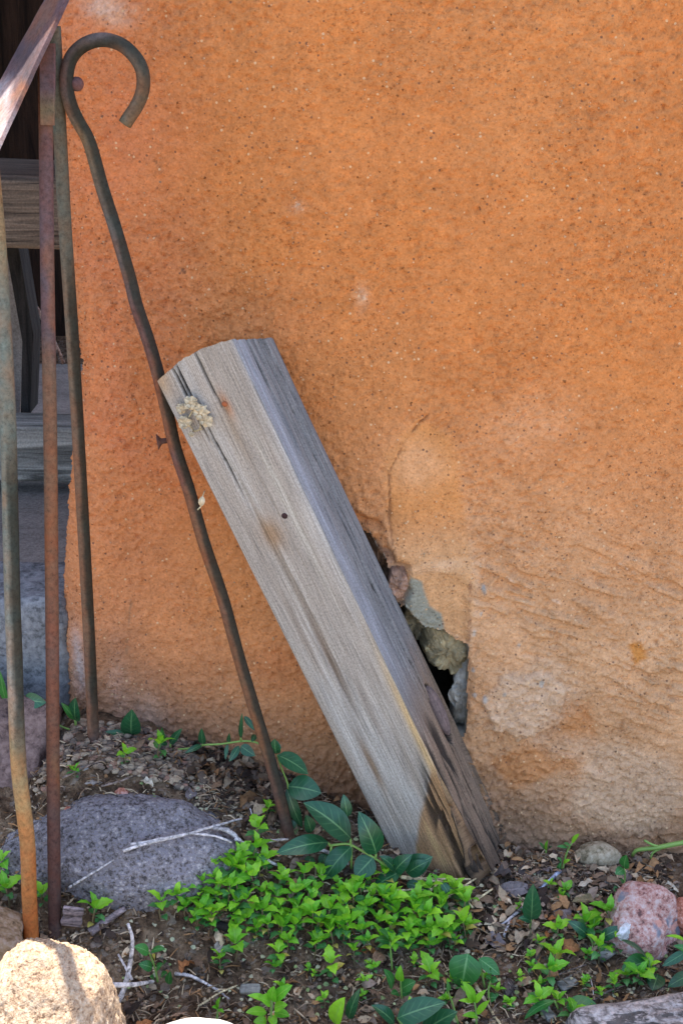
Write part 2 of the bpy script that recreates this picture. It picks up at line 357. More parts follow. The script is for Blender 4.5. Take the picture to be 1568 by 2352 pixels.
# path: S<0 runs down the left end face; S in 0..arc turns the corner; then along the front to the right
xend = -.2705-.029*sst(.55, .12, ZZ)-.008*np.exp(-((ZZ-.52)/.06)**2)*-1 + .004*(fbm2(ZZ*9, 0*ZZ, 31, 3)-.5)
rc = .05; arc = rc*math.pi/2; th = np.clip(S/arc, 0, 1)*math.pi/2
xf = np.where(S < 0, xend, np.where(S < arc, xend+rc*(1-np.cos(th)), xend+rc+(S-arc)))
yfront = wally(xf, ZZ)
ybase = yfront + np.where(S < 0, rc-S, np.where(S < arc, rc*(1-np.sin(th)), 0))
nx = np.where(S < 0, -1, np.where(S < arc, -np.cos(th), 0)); ny = np.where(S < 0, 0, np.where(S < arc, -np.sin(th), -1))
A, Bz = xf, ZZ
big = .010*(fbm2(A*7, Bz*7, 11, 3)-.5)+.005*(fbm2(A*22, Bz*22, 12, 3)-.5)
# plaster is thinner where the repair beside the hole was smoothed
def pxd(pts):
    return [wpx(p) for p in pts]
patch = pxd([(880, 1040), (960, 960), (1040, 1000), (1090, 1320), (1080, 1480), (1000, 1440), (900, 1310)])
def sdist(poly):   # rough distance outside a polygon in metres
    d = np.full(A.shape, 9.)
    for i in range(len(poly)):
        (x1, y1), (x2, y2) = poly[i], poly[(i+1) % len(poly)]
        L2 = (x2-x1)**2+(y2-y1)**2+1e-12; t = np.clip(((A-x1)*(x2-x1)+(Bz-y1)*(y2-y1))/L2, 0, 1)
        d = np.minimum(d, np.hypot(A-x1-t*(x2-x1), Bz-y1-t*(y2-y1)))
    return np.where(inpoly(A, Bz, poly), -d, d)
jit = .008*(fbm2(A*60, Bz*60, 15, 3)-.5)
dp = sdist(patch)+jit
inpatch = sst(.006, -.006, dp)
crust = pxd([(1112, 1600), (1150, 1555), (1230, 1530), (1300, 1560), (1290, 1640), (1240, 1670), (1190, 1690), (1140, 1660)])
dc = sdist(crust)+jit+.026*(fbm2(A*38, Bz*38, 36, 3)-.5); incr = sst(.002, -.002, dc)
grain = np.maximum(vn2(A*360, Bz*360, 21)-.50, 0)*2.0*.0030 + .0036*(fbm2(A*190, Bz*190, 22, 3)-.5) - .0022*sst(.68, .85, vn2(A*210, Bz*210, 29))
rn_ = fbm2(A*26-Bz*8, (Bz+.42*A+.012*fbm2(A*12, Bz*12, 27, 2))*125, 24, 3); rip = (.0038*(sst(.45, .66, rn_)-.4))*sst(.05, .17, A)*sst(.42, .30, Bz)*(.4+1.1*sst(.4, .6, fbm2(A*9, Bz*9, 25, 2)))
rn2_ = fbm2(A*50+Bz*20, (Bz-.45*A)*150, 34, 2); rip = rip+.0010*(rn2_-.5)*sst(.06, .2, A)*sst(.34, .5, Bz)
rough = sst(.3, .7, fbm2(A*8, Bz*8, 26, 3))*.45+.5
lowrough = 1+1.0*sst(.22, .05, Bz)
bulge = .016*np.exp(-(((A-.055)/.05)**2+((Bz-.36)/.09)**2)) - .010*np.exp(-(((A-.10)/.035)**2+((Bz-.24)/.05)**2))
swipe = .003*np.exp(-((Bz-(.365-.45*(A-.05)))/.009)**2)*sst(.03, .05, A)*sst(.16, .12, A)
D = big*1.0 + (grain*rough*lowrough + rip)*(1-.75*inpatch) + bulge + swipe - .0035*inpatch*0 + .0045*incr
crackline = pxd([(905, 1285), (893, 1180), (893, 1080), (925, 1020), (965, 968), (985, 955)])
dcr = np.full(A.shape, 9.)
for (x1, y1), (x2, y2) in zip(crackline[:-1], crackline[1:]):
    L2 = (x2-x1)**2+(y2-y1)**2; t = np.clip(((A-x1)*(x2-x1)+(Bz-y1)*(y2-y1))/L2, 0, 1)
    dcr = np.minimum(dcr, np.hypot(A-x1-t*(x2-x1), Bz-y1-t*(y2-y1)))
dcr = dcr+.003*(fbm2(A*120, Bz*120, 28, 2)-.5)
D = D-.0022*sst(.0011, .0003, dcr)
crz = pxd([(820, 1180), (868, 1190), (905, 1262), (936, 1290), (940, 1345), (925, 1390), (870, 1380)]); kcz = sst(.004, -.004, sdist(crz)+jit)
D = D-kcz*(.006+.012*(fbm2(A*110, Bz*110, 35, 3)-.35))
seam = pxd([(1078, 1330), (1076, 1480), (1074, 1700)])
dsm = np.full(A.shape, 9.)
for (x1, y1), (x2, y2) in zip(seam[:-1], seam[1:]):
    L2 = (x2-x1)**2+(y2-y1)**2; t = np.clip(((A-x1)*(x2-x1)+(Bz-y1)*(y2-y1))/L2, 0, 1)
    dsm = np.minimum(dsm, np.hypot(A-x1-t*(x2-x1), Bz-y1-t*(y2-y1)))
right_of = sst(-.0035, .0035, A+.016*(fbm2(Bz*40, A*40, 33, 4)-.5)-np.interp(Bz, [p[1] for p in seam][::-1], [p[0] for p in seam][::-1]))
D = D+.005*right_of*sst(.05, .0, dsm)*sst(.37, .27, Bz)*(.3+1.2*fbm2(Bz*30, 0*Bz, 38, 2))
dent = np.exp(-(((A+.152)/.012)**2+((Bz-.80)/.03)**2))
XX, YY = xf+nx*D, ybase+ny*D
# top rounding
tz = sst(ZT-.45, ZT-.12, ZZ); YY = YY+tz*.03
WV = np.stack([XX, YY, ZZ], -1)
# vertex colours (stains, repairs, fading of the paint)
def C(*c): return np.array(c)[None, None, :]
col = np.zeros(A.shape+(3,))+C(.565, .209, .063)
f1 = fbm2(A*6+2, Bz*6, 41, 4)[..., None]; f2 = fbm2(A*17, Bz*17, 42, 4)[..., None]; f3 = fbm2(A*45, Bz*45, 43, 3)[..., None]
def blend(col, c, k): return col*(1-k)+C(*c)*k
col = blend(col, (.62, .212, .088), sst(-.08, -.22, A)[..., None]*.85)
col = blend(col, (.60, .25, .085), sst(.45, .62, f1)*.35)
col = blend(col, (.57, .20, .048), sst(.5, .66, f2)*.18)
col = blend(col, (.56, .33, .17), (sst(.56, .22, Bz)*sst(-.16, .12, A)*(.8+.4*f1[..., 0]))[..., None]*.85)
col = blend(col, (.58, .27, .12), (sst(.42, .15, Bz)*sst(.0, -.12, A))[..., None]*.5)
col = blend(col, (.66, .38, .20), (sst(.48, .62, f2)[..., 0]*sst(.5, .2, Bz)*sst(.0, .12, A))[..., None]*.4)
col = blend(col, (.27, .155, .09), (sst(.17, .02, Bz-ground_z(A, -.02)+.05*f2[..., 0]))[..., None]*.72)   # splash stains at the foot
col = blend(col, (.22, .14, .09), (np.exp(-((A-.155)/.075)**2)*sst(.15, .01, Bz)*(.6+.7*f2[..., 0]))[..., None]*.8); col = blend(col, (.30, .15, .075), (np.exp(-((A-.015)/.06)**2)*sst(.30, .08, Bz))[..., None]*.45)
pk = P(1000, 1180, .02)
col = blend(col, (.66, .43, .27), (np.exp(-(dp/.0035)**2)*sst(.42, .30, Bz))[..., None]*.6); col = blend(col, (.60, .24, .06), (inpatch*sst(.35, .42, Bz))[..., None]*.6)
col = blend(col, (.60, .33, .15), (inpatch*sst(.40, .34, Bz))[..., None]*.8)
col = blend(col, (.60, .40, .25), incr[..., None]*.5)
ochre = pxd([(1225, 1690), (1290, 1590), (1350, 1625), (1370, 1700), (1330, 1790), (1290, 1760), (1180, 1800), (1130, 1740)])
col = blend(col, (.50, .215, .075), (sst(.010, -.006, sdist(ochre)+jit*2))[..., None]*.75)
och2 = pxd([(1440, 1470), (1465, 1465), (1475, 1500), (1450, 1520)])
col = blend(col, (.52, .20, .03), (sst(.004, -.002, sdist(och2)+jit))[..., None]*.8)
palepat = pxd([(1110, 1640), (1160, 1540), (1250, 1500), (1330, 1580), (1250, 1680), (1380, 1700), (1540, 1740), (1568, 1830), (1470, 1900), (1310, 1840), (1330, 1740)])
col = blend(col, (.60, .41, .26), (sst(.016, -.008, sdist(palepat)+jit*2))[..., None]*.55)
green_p = pxd([(940, 1310), (965, 1325), (985, 1385), (1010, 1405), (1022, 1450), (1000, 1445), (972, 1440), (940, 1395), (925, 1380)])
kg = sst(.002, -.001, sdist(green_p)+jit*.5)
col = blend(col, (.27, .275, .215), kg[..., None]*.95)
crum = pxd([(850, 1230), (895, 1250), (930, 1290), (935, 1340), (925, 1385), (880, 1350)])
kc = sst(.003, -.003, sdist(crum)+jit)
col = blend(col, (.33, .20, .13), kc[..., None]*.8)
for (px, py, sr, st_, cc, ka) in [(680, 480, 14, 10, (.66, .40, .24), .35), (830, 690, 12, 22, (.68, .44, .27), .5), (235, 32, 40, 22, (.64, .43, .29), .5), (205, 8, 26, 18, (.66, .46, .33), .5), (1240, 960, 90, 50, (.68, .32, .14), .55), (1190, 1010, 70, 40, (.68, .34, .16), .45), (960, 1060, 60, 50, (.66, .37, .19), .5), (1000, 1290, 90, 12, (.70, .46, .28), .6), (560, 740, 130, 60, (.55, .20, .075), .4), (300, 850, 40, 200, (.50, .18, .05), .3), (400, 100, 60, 120, (.52, .2, .06), .3), (640, 1530, 60, 60, (.48, .17, .06), .5), (330, 1700, 50, 60, (.5, .33, .24), .5), (165, 1560, 14, 60, (.46, .40, .37), .75), (260, 1600, 20, 80, (.58, .33, .22), .5)]:
    q = P(px, py, .02); sx_, sz_ = sr*.0004, st_*.0004
    k = np.exp(-(((A-q.x)/sx_)**2+((Bz-q.z)/sz_)**2)*.6)*(.4+1.2*f3[..., 0]); col = blend(col, cc, np.clip(k, 0, 1)[..., None]*ka)
for (px, py, r) in [(1108, 1345, 5), (1103, 1405, 4), (1088, 1450, 6), (1085, 1535, 4), (1112, 1598, 7), (1155, 1585, 5), (1190, 1478, 4), (1240, 1560, 5), (1088, 1590, 5)]:
    q = P(px, py, .02); k = sst(1.4, .7, np.hypot(A-q.x, (Bz-q.z)*.6)/(r*.0004)+1.2*(f3[..., 0]-.5)); col = blend(col, (.40, .38, .33), k[..., None]*.8)
col = blend(col, (.16, .075, .04), sst(.0011, .0003, dcr)[..., None]*.5)
for (x1, y1, x2, y2, w_, cc) in [(356, 398, 342, 452, .0011, (.20, .08, .04)), (364, 428, 358, 456, .0012, (.16, .07, .04)), (338, 382, 352, 396, .0009, (.22, .09, .04)), (349, 482, 352, 492, .0013, (.13, .07, .05)), (404, 632, 412, 642, .0010, (.15, .07, .04)), (903, 848, 908, 862, .0011, (.14, .06, .04)), (1535, 560, 1528, 600, .0008, (.24, .11, .05)), (678, 470, 690, 486, .0012, (.70, .52, .36)), (820, 678, 838, 690, .0016, (.70, .50, .34)), (1108, 1345, 1110, 1360, .0016, (.30, .28, .24)), (290, 1385, 270, 1660, .0010, (.36, .18, .09)), (1078, 1330, 1074, 1640, .0009, (.33, .17, .09)), (1160, 1320, 1400, 1440, .0010, (.68, .46, .30)), (1420, 1290, 1530, 1370, .0009, (.68, .46, .30)), (480, 1390, 470, 1440, .0012, (.40, .17, .07)), (1105, 1175, 1098, 1215, .0010, (.32, .16, .08))]:
    (xa, za), (xb, zb) = wpx((x1, y1)), wpx((x2, y2)); L2 = (xb-xa)**2+(zb-za)**2; t = np.clip(((A-xa)*(xb-xa)+(Bz-za)*(zb-za))/L2, 0, 1)
    dd = np.hypot(A-xa-t*(xb-xa), Bz-za-t*(zb-za))+.005*(fbm2(A*90, Bz*90, int(x1), 3)-.5); kk = sst(w_*1.3, w_*.4, np.abs(dd))*sst(.35, .5, fbm2(A*160, Bz*160, 9, 2)); col = blend(col, cc, kk[..., None]*.75)
col *= (.94+.12*f2)*(.9+.2*f3)
# the hole
hole = pxd([(828, 1212), (852, 1222), (866, 1250), (884, 1268), (890, 1290), (898, 1300), (896, 1325), (908, 1345), (906, 1368), (920, 1384), (930, 1379), (945, 1398), (974, 1435), (999, 1442), (1020, 1448), (1045, 1470), (1064, 1476), (1075, 1477), (1074, 1520), (1073, 1582), (1071, 1645), (1068, 1690), (1000, 1690), (930, 1560), (860, 1370), (820, 1260)])
fq = grid_faces(*A.shape); cx = A.ravel()[fq].mean(1); cz = Bz.ravel()[fq].mean(1); sc_ = S.ravel()[fq].mean(1)
jx = .0025*(fbm2(cx*160, cz*160, 51, 2)-.5)
keep = ~(inpoly(cx+jx, cz-jx, hole) & (sc_ > arc))
mk('stucco_face', WV.reshape(-1, 3), fq[keep], STUCCO, wroot, col=col.reshape(-1, 3))
ng = 26000; gi = rng.integers(0, A.shape[0], ng*2); gj = rng.integers(0, np.searchsorted(zs, .92), ng*2)
den = .25+.75*sst(.35, .6, fbm2(A[gi, gj]*11, Bz[gi, gj]*11, 45, 3)); ok_ = (rng.random(ng*2) < den) & (S[gi, gj] > -.02) & (A[gi, gj] < .36) & ~inpoly(A[gi, gj], Bz[gi, gj], hole)
gi, gj = gi[ok_][:ng], gj[ok_][:ng]; ng = len(gi)
OV = np.array([(1, 0, 0), (-1, 0, 0), (0, 1, 0), (0, -1, 0), (0, 0, 1), (0, 0, -1.)]); OF = np.array([(0, 2, 4), (2, 1, 4), (1, 3, 4), (3, 0, 4), (2, 0, 5), (1, 2, 5), (3, 1, 5), (0, 3, 5)])
gsz = (.00045+.0011*rng.random(ng)**2.2)[:, None, None]
rt = rng.normal(size=(ng, 6, 3))*.22+OV[None]
q_, _r = np.linalg.qr(rng.normal(size=(ng, 3, 3))); rt = np.einsum('nij,nkj->nki', q_, rt)*gsz
GV = rt+WV[gi, gj][:, None, :]
gcol = col[gi, gj]*(.7+.6*rng.random((ng, 1))) if False else col[gi, gj]*(.82+.36*rng.random((ng, 1))); lt_ = rng.random(ng); gcol[lt_ > .91] = gcol[lt_ > .91]*.45+np.array([.62, .46, .28])*.55; gcol[lt_ < .07] *= .5
sg = mk('sand_grains', GV.reshape(-1, 3), (OF[None]+6*np.arange(ng)[:, None, None]).reshape(-1, 3), PLASTER, wroot, col=np.repeat(gcol, 6, 0)); sg['kind'] = 'stuff'
# the body of the wall behind: rounded top and back
nt_, nx_ = 12, 40
xs_ = np.concatenate([np.linspace(-.25, .6, 20), np.linspace(.9, 6.0, 20)]); tv = np.linspace(0, math.pi, nt_)
XT, TT = np.meshgrid(xs_, tv, indexing='ij')
yt0 = wally(XT, 1.5)+.028; half = TH/2
VT = np.stack([XT-.012*(XT < -.2), yt0+half-half*np.cos(TT), (ZT-.122)+.125*np.sin(TT)+.006*fbm2(XT*9, TT*2, 7, 2)], -1)
back = VT[:, -1, :].copy(); back[:, 2] = -.1
VT = np.concatenate([VT, back[:, None, :]], 1)
cT = np.zeros((VT.shape[0]*VT.shape[1], 3))+np.array([.52, .24, .09])
mk('wall_top', VT.reshape(-1, 3), grid_faces(VT.shape[0], VT.shape[1]), STUCCO, wroot, col=cT)
# cavity lining behind the hole, broken plaster edge and the exposed adobe block
def hpts(dy, sc=1.0, n=90):
    hp = np.array(hole); cen = np.array(wpx((985, 1530))); seg = np.concatenate([np.linspace(hp[i], hp[(i+1) % len(hp)], 8)[:-1] for i in range(len(hp))])
    seg = cen+(seg-cen)*sc; j = .0022*(fbm2(seg[:, 0]*260, seg[:, 1]*260, 61, 3)-.5)[:, None]
    seg = seg+j*1.6; return np.stack([seg[:, 0], np.full(len(seg), dy), seg[:, 1]], -1)
def wall_front(x, z):   # where the modelled front surface lies
    i = np.argmin(np.abs(S[:, 0]-(x-(-.27)+.0+arc-rc))) ; i = np.argmin(np.abs(XX[nb+30:, len(zs)//3]-x))+nb+30; j = np.argmin(np.abs(zs-z)); return YY[i, j]
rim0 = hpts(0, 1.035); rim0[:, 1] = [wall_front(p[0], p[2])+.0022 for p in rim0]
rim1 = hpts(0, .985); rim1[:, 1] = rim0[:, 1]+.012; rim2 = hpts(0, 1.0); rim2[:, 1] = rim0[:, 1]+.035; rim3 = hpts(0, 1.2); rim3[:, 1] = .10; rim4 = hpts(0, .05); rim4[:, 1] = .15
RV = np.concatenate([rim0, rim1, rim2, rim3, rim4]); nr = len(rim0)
rc_ = np.concatenate([np.tile([.36, .31, .23], (nr, 1)), np.tile([.30, .28, .22], (nr, 1)), np.tile([.20, .17, .12], (nr, 1)), np.tile([.06, .045, .03], (nr, 1)), np.tile([.03, .02, .015], (nr, 1))])  # darker ring by ring: the shade inside the hole is put into the colour
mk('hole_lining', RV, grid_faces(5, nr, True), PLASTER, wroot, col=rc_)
def chunk(name, poly, y0, y1, seed, colr, amp=.004, label=None):
    """an irregular block behind a polygonal outline given in photo pixels"""
    pts = np.array(pxd(poly)); cen = pts.mean(0); ring = np.concatenate([np.linspace(pts[i], pts[(i+1) % len(pts)], 17)[:-1] for i in range(len(pts))]); n = len(ring); ring = ring+(.004*(fbm2(ring[:, 0]*230, ring[:, 1]*230, seed+9, 3)-.5))[:, None]
    ks = [.02, .12, .22, .32, .42, .52, .62, .71, .79, .86, .92, .97, 1.0]; V = []
    for k in ks:
        an_ = np.arctan2(ring[:, 1]-cen[1], ring[:, 0]-cen[0]); rm_ = np.hypot(*(ring-cen).T).mean(); el_ = cen+rm_*np.stack([np.cos(an_), np.sin(an_)], -1)
        r = cen+((ring-cen)*k**3+(el_-cen)*(1-k**3))*k; V.append(np.stack([r[:, 0], np.full(n, y0-.004+.014*k**7), r[:, 1]], -1))
    V.append(np.stack([ring[:, 0], np.full(n, y1), ring[:, 1]], -1)); V = np.concatenate(V)
    d = fbm2(V[:, 0]*75, V[:, 2]*75, seed, 4)-.5; d2 = fbm2(V[:, 0]*260, V[:, 2]*260, seed+2, 3)-.5
    V[:, 1] += amp*(4.5*d+1.6*d2); V[:, 0] += amp*.3*d; V[:, 2] += amp*.2*d2
    c_ = np.array(colr)[None, :]*(.30+1.4*fbm2(V[:, 0]*90, V[:, 2]*90, seed+5, 4))[:, None]
    return mk(name, V, grid_faces(len(ks)+1, n, True), PLASTER, wroot, col=c_, label=label, smooth=False)
chunk('adobe_block', [(980, 1440), (1010, 1440), (1050, 1470), (1082, 1478), (1082, 1560), (1055, 1575), (1030, 1560), (985, 1540), (965, 1500)], .034, .09, 71, (.33, .27, .155), label='mossy tan adobe block inside the hole')
chunk('adobe_block', [(935, 1410), (965, 1420), (985, 1445), (985, 1520), (960, 1510), (930, 1450)], .052, .09, 75, (.26, .22, .14))
chunk('plaster_edge', [(1048, 1545), (1080, 1520), (1078, 1590), (1076, 1690), (1042, 1690), (1038, 1645), (1054, 1610), (1044, 1575)], .034, .06, 77, (.33, .31, .26), .003, label='ragged grey plaster edge down the right side of the hole')
chunk('adobe_block', [(826, 1205), (856, 1220), (880, 1262), (905, 1300), (912, 1375), (880, 1380), (850, 1300)], .026, .06, 83, (.17, .10, .06), .005, label='dark crumbling adobe in the gap beside the post')
chunk('plaster_edge', [(895, 1290), (930, 1285), (936, 1320), (928, 1365), (905, 1375), (890, 1340)], .008, .03, 79, (.36, .22, .15), .004, label='crumbling reddish plaster edge above the hole')

# ------------------------------------------------------------ boxes for boards and slabs
def board(name, c, half, rz, mat, parent=None, seed=1, seg=(40, 6, 6), amp=.0015, ry=0, rx=0, bev=.12, **kw):
    """a worn box: a subdivided cuboid with eased edges and uneven faces"""
    nx, ny, nz = seg; V = []; Fc = []; idx = {}
    def vid(i, j, k):
        if (i, j, k) not in idx: idx[(i, j, k)] = len(V); V.append((2*i/nx-1, 2*j/ny-1, 2*k/nz-1))
        return idx[(i, j, k)]
    for i in range(nx):
        for j in range(ny):
            Fc.append([vid(i, j, 0), vid(i, j+1, 0), vid(i+1, j+1, 0), vid(i+1, j, 0)]); Fc.append([vid(i, j, nz), vid(i+1, j, nz), vid(i+1, j+1, nz), vid(i, j+1, nz)])
    for i in range(nx):
        for k in range(nz):
            Fc.append([vid(i, 0, k), vid(i+1, 0, k), vid(i+1, 0, k+1), vid(i, 0, k+1)]); Fc.append([vid(i, ny, k), vid(i, ny, k+1), vid(i+1, ny, k+1), vid(i+1, ny, k)])
    for j in range(ny):
        for k in range(nz):
            Fc.append([vid(0, j, k), vid(0, j, k+1), vid(0, j+1, k+1), vid(0, j+1, k)]); Fc.append([vid(nx, j, k), vid(nx, j+1, k), vid(nx, j+1, k+1), vid(nx, j, k+1)])
    V = np.array(V); h = np.array(half); W = V*h; mn = min(half)*bev
    inner = np.clip(W, -(h-mn), h-mn); dlt = W-inner; ln = np.linalg.norm(dlt, axis=1)[:, None]; W = np.where(ln > 0, inner+dlt/np.maximum(ln, 1e-9)*np.minimum(ln, mn), W)
    nrm = W/np.linalg.norm(W, axis=1)[:, None]
    W = W+nrm*(amp*2*(fbm3(W[:, 0]*25+seed, W[:, 1]*140, W[:, 2]*140, seed, 3)-.5))[:, None]
    for ax, a in ((0, rx), (1, ry), (2, rz)):
        ca, sa = math.cos(a), math.sin(a); p, q = [(1, 2), (2, 0), (0, 1)][ax]; wp = W[:, p].copy(); W[:, p] = ca*wp-sa*W[:, q]; W[:, q] = sa*wp+ca*W[:, q]
    return mk(name, W+np.array(c), np.array(Fc), mat, parent, **kw)

# the dark shed behind the wall's end
shed = thing('wooden_shed', 'dark wooden shed space seen past the left end of the adobe wall', 'shed', (-1.0, 1.2, .17))
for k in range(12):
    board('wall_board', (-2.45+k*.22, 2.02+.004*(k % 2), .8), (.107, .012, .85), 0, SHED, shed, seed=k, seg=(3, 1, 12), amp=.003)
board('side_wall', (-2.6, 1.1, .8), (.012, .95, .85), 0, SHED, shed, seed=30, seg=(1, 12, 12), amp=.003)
board('shade_roof', (-1.42, 1.14, 1.66), (1.25, .985, .03), 0, SHED, shed, seed=31, seg=(20, 16, 1), amp=.003)  # added out of view to block the sun; front edge set for the shadow line
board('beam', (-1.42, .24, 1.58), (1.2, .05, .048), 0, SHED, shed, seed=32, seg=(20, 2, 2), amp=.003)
# concrete floor, stones stacked at its edge
tag(board('concrete_slab', (-.55, .66, .21), (.37, .54, .058), 0, CONC, None, 3, (20, 20, 4), .003, rx=-.02, bev=.25), 'grey concrete floor slab under the bench behind the wall', 'slab')
tag(board('stone_block', (-.455, .135, .215), (.17, .06, .064), .0, SLATE, None, 5, (30, 12, 12), .006, bev=.2), 'blue grey stone block set under the edge of the concrete floor', 'stone')
fsl = board('flagstone', P(20, 1752, .0)+Vector((-.015, .0, .006)), (.056, .018, .066), -.15, PURPLE, None, 12, (24, 8, 24), .007, rx=-.62, ry=.12, bev=.35)
tag(fsl, 'purple slate slab sloping behind the orange rusted rod at the left edge', 'stone')

# the bench in the shed
bench = thing('wooden_bench', 'old grey wooden bench of heavy boards in the dark shed', 'bench', (-.55, .45, .27))
c0 = P(60, 470, .30); board('seat', (c0.x-.22, .40, c0.z-.003), (.36, .10, .040), .0, BENCH, bench, 8, (60, 10, 12), .002, ry=.035, bev=.2)
c1 = P(70, 1035, .42); board('rail', (c1.x-.2, .455, c1.z), (.36, .035, .037), 0, BENCH2, bench, 9, (60, 6, 16), .002, ry=.03, bev=.15)
def strip_prism(name, poly, y0, y1, mat, parent):
    pts = [P(a, b, y0) for a, b in poly]; n = len(pts)
    V = [p[:] for p in pts]+[(p.x, y1, p.z) for p in pts]
    Fc = [list(range(n))[::-1], list(range(n, 2*n))]+[[i, (i+1) % n, n+(i+1) % n, n+i] for i in range(n)]
    return mk(name, V, Fc, mat, parent, smooth=False)
strip_prism('leg', [(12, 560), (42, 560), (77, 770), (70, 950), (48, 950), (52, 785)], .52, .57, DARKW, bench)
pb = thing('panel_board', 'pale grey board propped behind the bench leg at the left edge', 'board', P(20, 940, .66))
strip_prism('panel', [(-60, 560), (20, 560), (54, 780), (44, 1000), (-60, 1000)], .66, .68, CONC, pb)
tv_ = tube([P(40, 650, .9), P(95, 725, .9), P(146, 835, .9)], .004, 8)
tag(mk('thin_rod', tv_[0], tv_[1], TWIGB), 'thin reddish rod slanting in the dark shed', 'rod')

# ------------------------------------------------------------ the iron railing
def rust_cols(V, t, ang, stops, seed, patina=0.0, prange=(0, 1)):
    ts = np.array([s[0] for s in stops]); cs = np.array([s[1] for s in stops])
    n = (fbm3(V[:, 0]*30, V[:, 1]*30, V[:, 2]*9, seed, 3)-.5)*.22
    tt = np.clip(t+n, 0, 1); c = np.stack([np.interp(tt, ts, cs[:, i]) for i in range(3)], -1)
    b = sst(.55, .72, fbm3(V[:, 0]*45, V[:, 1]*45, V[:, 2]*14, seed+4, 3))[:, None]; c = c*(1-.4*b)+np.array([.34, .145, .05])*.4*b
    c = c*(1.0 if seed == 81 else .74)
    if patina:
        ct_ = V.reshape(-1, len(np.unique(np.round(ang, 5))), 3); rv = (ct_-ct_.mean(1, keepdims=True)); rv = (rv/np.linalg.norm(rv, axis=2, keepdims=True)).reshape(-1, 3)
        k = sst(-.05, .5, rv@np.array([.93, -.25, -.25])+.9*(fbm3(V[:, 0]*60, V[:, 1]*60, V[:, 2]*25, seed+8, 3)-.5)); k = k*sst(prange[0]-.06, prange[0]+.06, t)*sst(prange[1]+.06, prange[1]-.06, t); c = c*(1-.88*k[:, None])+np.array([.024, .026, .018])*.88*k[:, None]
    return c
PB, OR, GG, TN, DK = (.18, .095, .085), (.46, .145, .035), (.165, .165, .125), (.33, .22, .11), (.10, .058, .048)
rail = thing('iron_railing', 'rusty iron railing with a flat handrail and three thin balusters at the left', 'railing', P(70, 2150, -.17))
def rod(name, pts, r, stops, parent, seed, patina=0, label=None, sides=20, step=.004, prange=(0, 1)):
    V, Fc, t, a = tube(pts, r, sides, step); 
    return mk(name, V, Fc, RUST, parent, col=rust_cols(V, t, a, stops, seed, patina, prange), label=label)
def line(pp, Y0, Y1):
    y0, y1 = pp[0][1], pp[-1][1]; return [P(a, b, Y0+(Y1-Y0)*(b-y0)/(y1-y0)) for a, b in pp]
rod('baluster', line([(-34, 240), (-16, 430), (-6, 539), (3, 674), (11, 809), (18, 945), (22, 1080), (29, 1372), (34, 1503), (38, 1634), (44, 1766), (54, 1853), (64, 1941), (68, 2058), (72, 2140), (75, 2260)], -.075, -.175), .0070,
    [(0, TN), (.1, (.28, .2, .1)), (.2, GG), (.5, GG), (.66, (.30, .25, .19)), (.74, TN), (.8, (.42, .25, .1)), (.86, (.47, .18, .05)), (.93, OR), (1, OR)], rail, 81, patina=1, prange=(.36, .70), label='baluster turning from grey green to bright orange rust at the bottom')
rod('baluster', line([(103, 130), (106, 300), (109, 600), (116, 1000), (120, 1400), (123, 1800), (126, 2080), (128, 2200)], -.035, -.165), .0060,
    [(0, PB), (.12, (.19, .115, .11)), (.28, (.16, .105, .105)), (.36, (.22, .135, .085)), (.45, (.29, .12, .055)), (.6, (.22, .10, .065)), (.75, (.19, .09, .055)), (.85, (.14, .07, .055)), (1, DK)], rail, 83)
rod('baluster', line([(124, 60), (130, 160), (138, 300), (150, 520), (166, 760), (183, 1050), (197, 1300), (207, 1500), (214, 1660), (218, 1760)], -.012, .0), .0059,
    [(0, GG), (.15, GG), (.3, (.24, .18, .12)), (.5, (.26, .15, .09)), (.8, (.27, .145, .08)), (.95, (.2, .12, .09)), (1, DK)], rail, 85, patina=1, prange=(.28, .93))
def upsun(p, z): return np.array(p)+np.array(SUN)*((z-p[2])/SUN.z)
RK = np.array(P(122, 2420, -.36))+np.array([0, 0, -.008]); RR = np.array([.061, .058, .112])
def onrock(px, py):     # where the view ray meets the sunlit rock
    d = np.array(ray(px, py)); o_ = (np.array(CAMP)-RK)/RR; e = d/RR; A_, B_, C_ = e@e, 2*o_@e, o_@o_-1
    return np.array(CAMP)+d*((-B_-math.sqrt(max(B_*B_-4*A_*C_, 0)))/(2*A_))
qa, qm, qb = upsun(onrock(132, 2165), .68), upsun(onrock(165, 2250), .79), upsun(onrock(200, 2350), .89)
V, Fc, t, a = tube([(-.42, -.245, -.02), (-.37, -.24, .2), (-.305, -.235, .5), qa, qm, qb, qb+(qb-qm)*1.5], .0066, 16, .01)  # added rod out of view, bent to cast the shadow stripe on the rock
mk('baluster', V, Fc, RUST, rail, col=rust_cols(V, t, a, [(0, OR), (.4, TN), (1, GG)], 86))
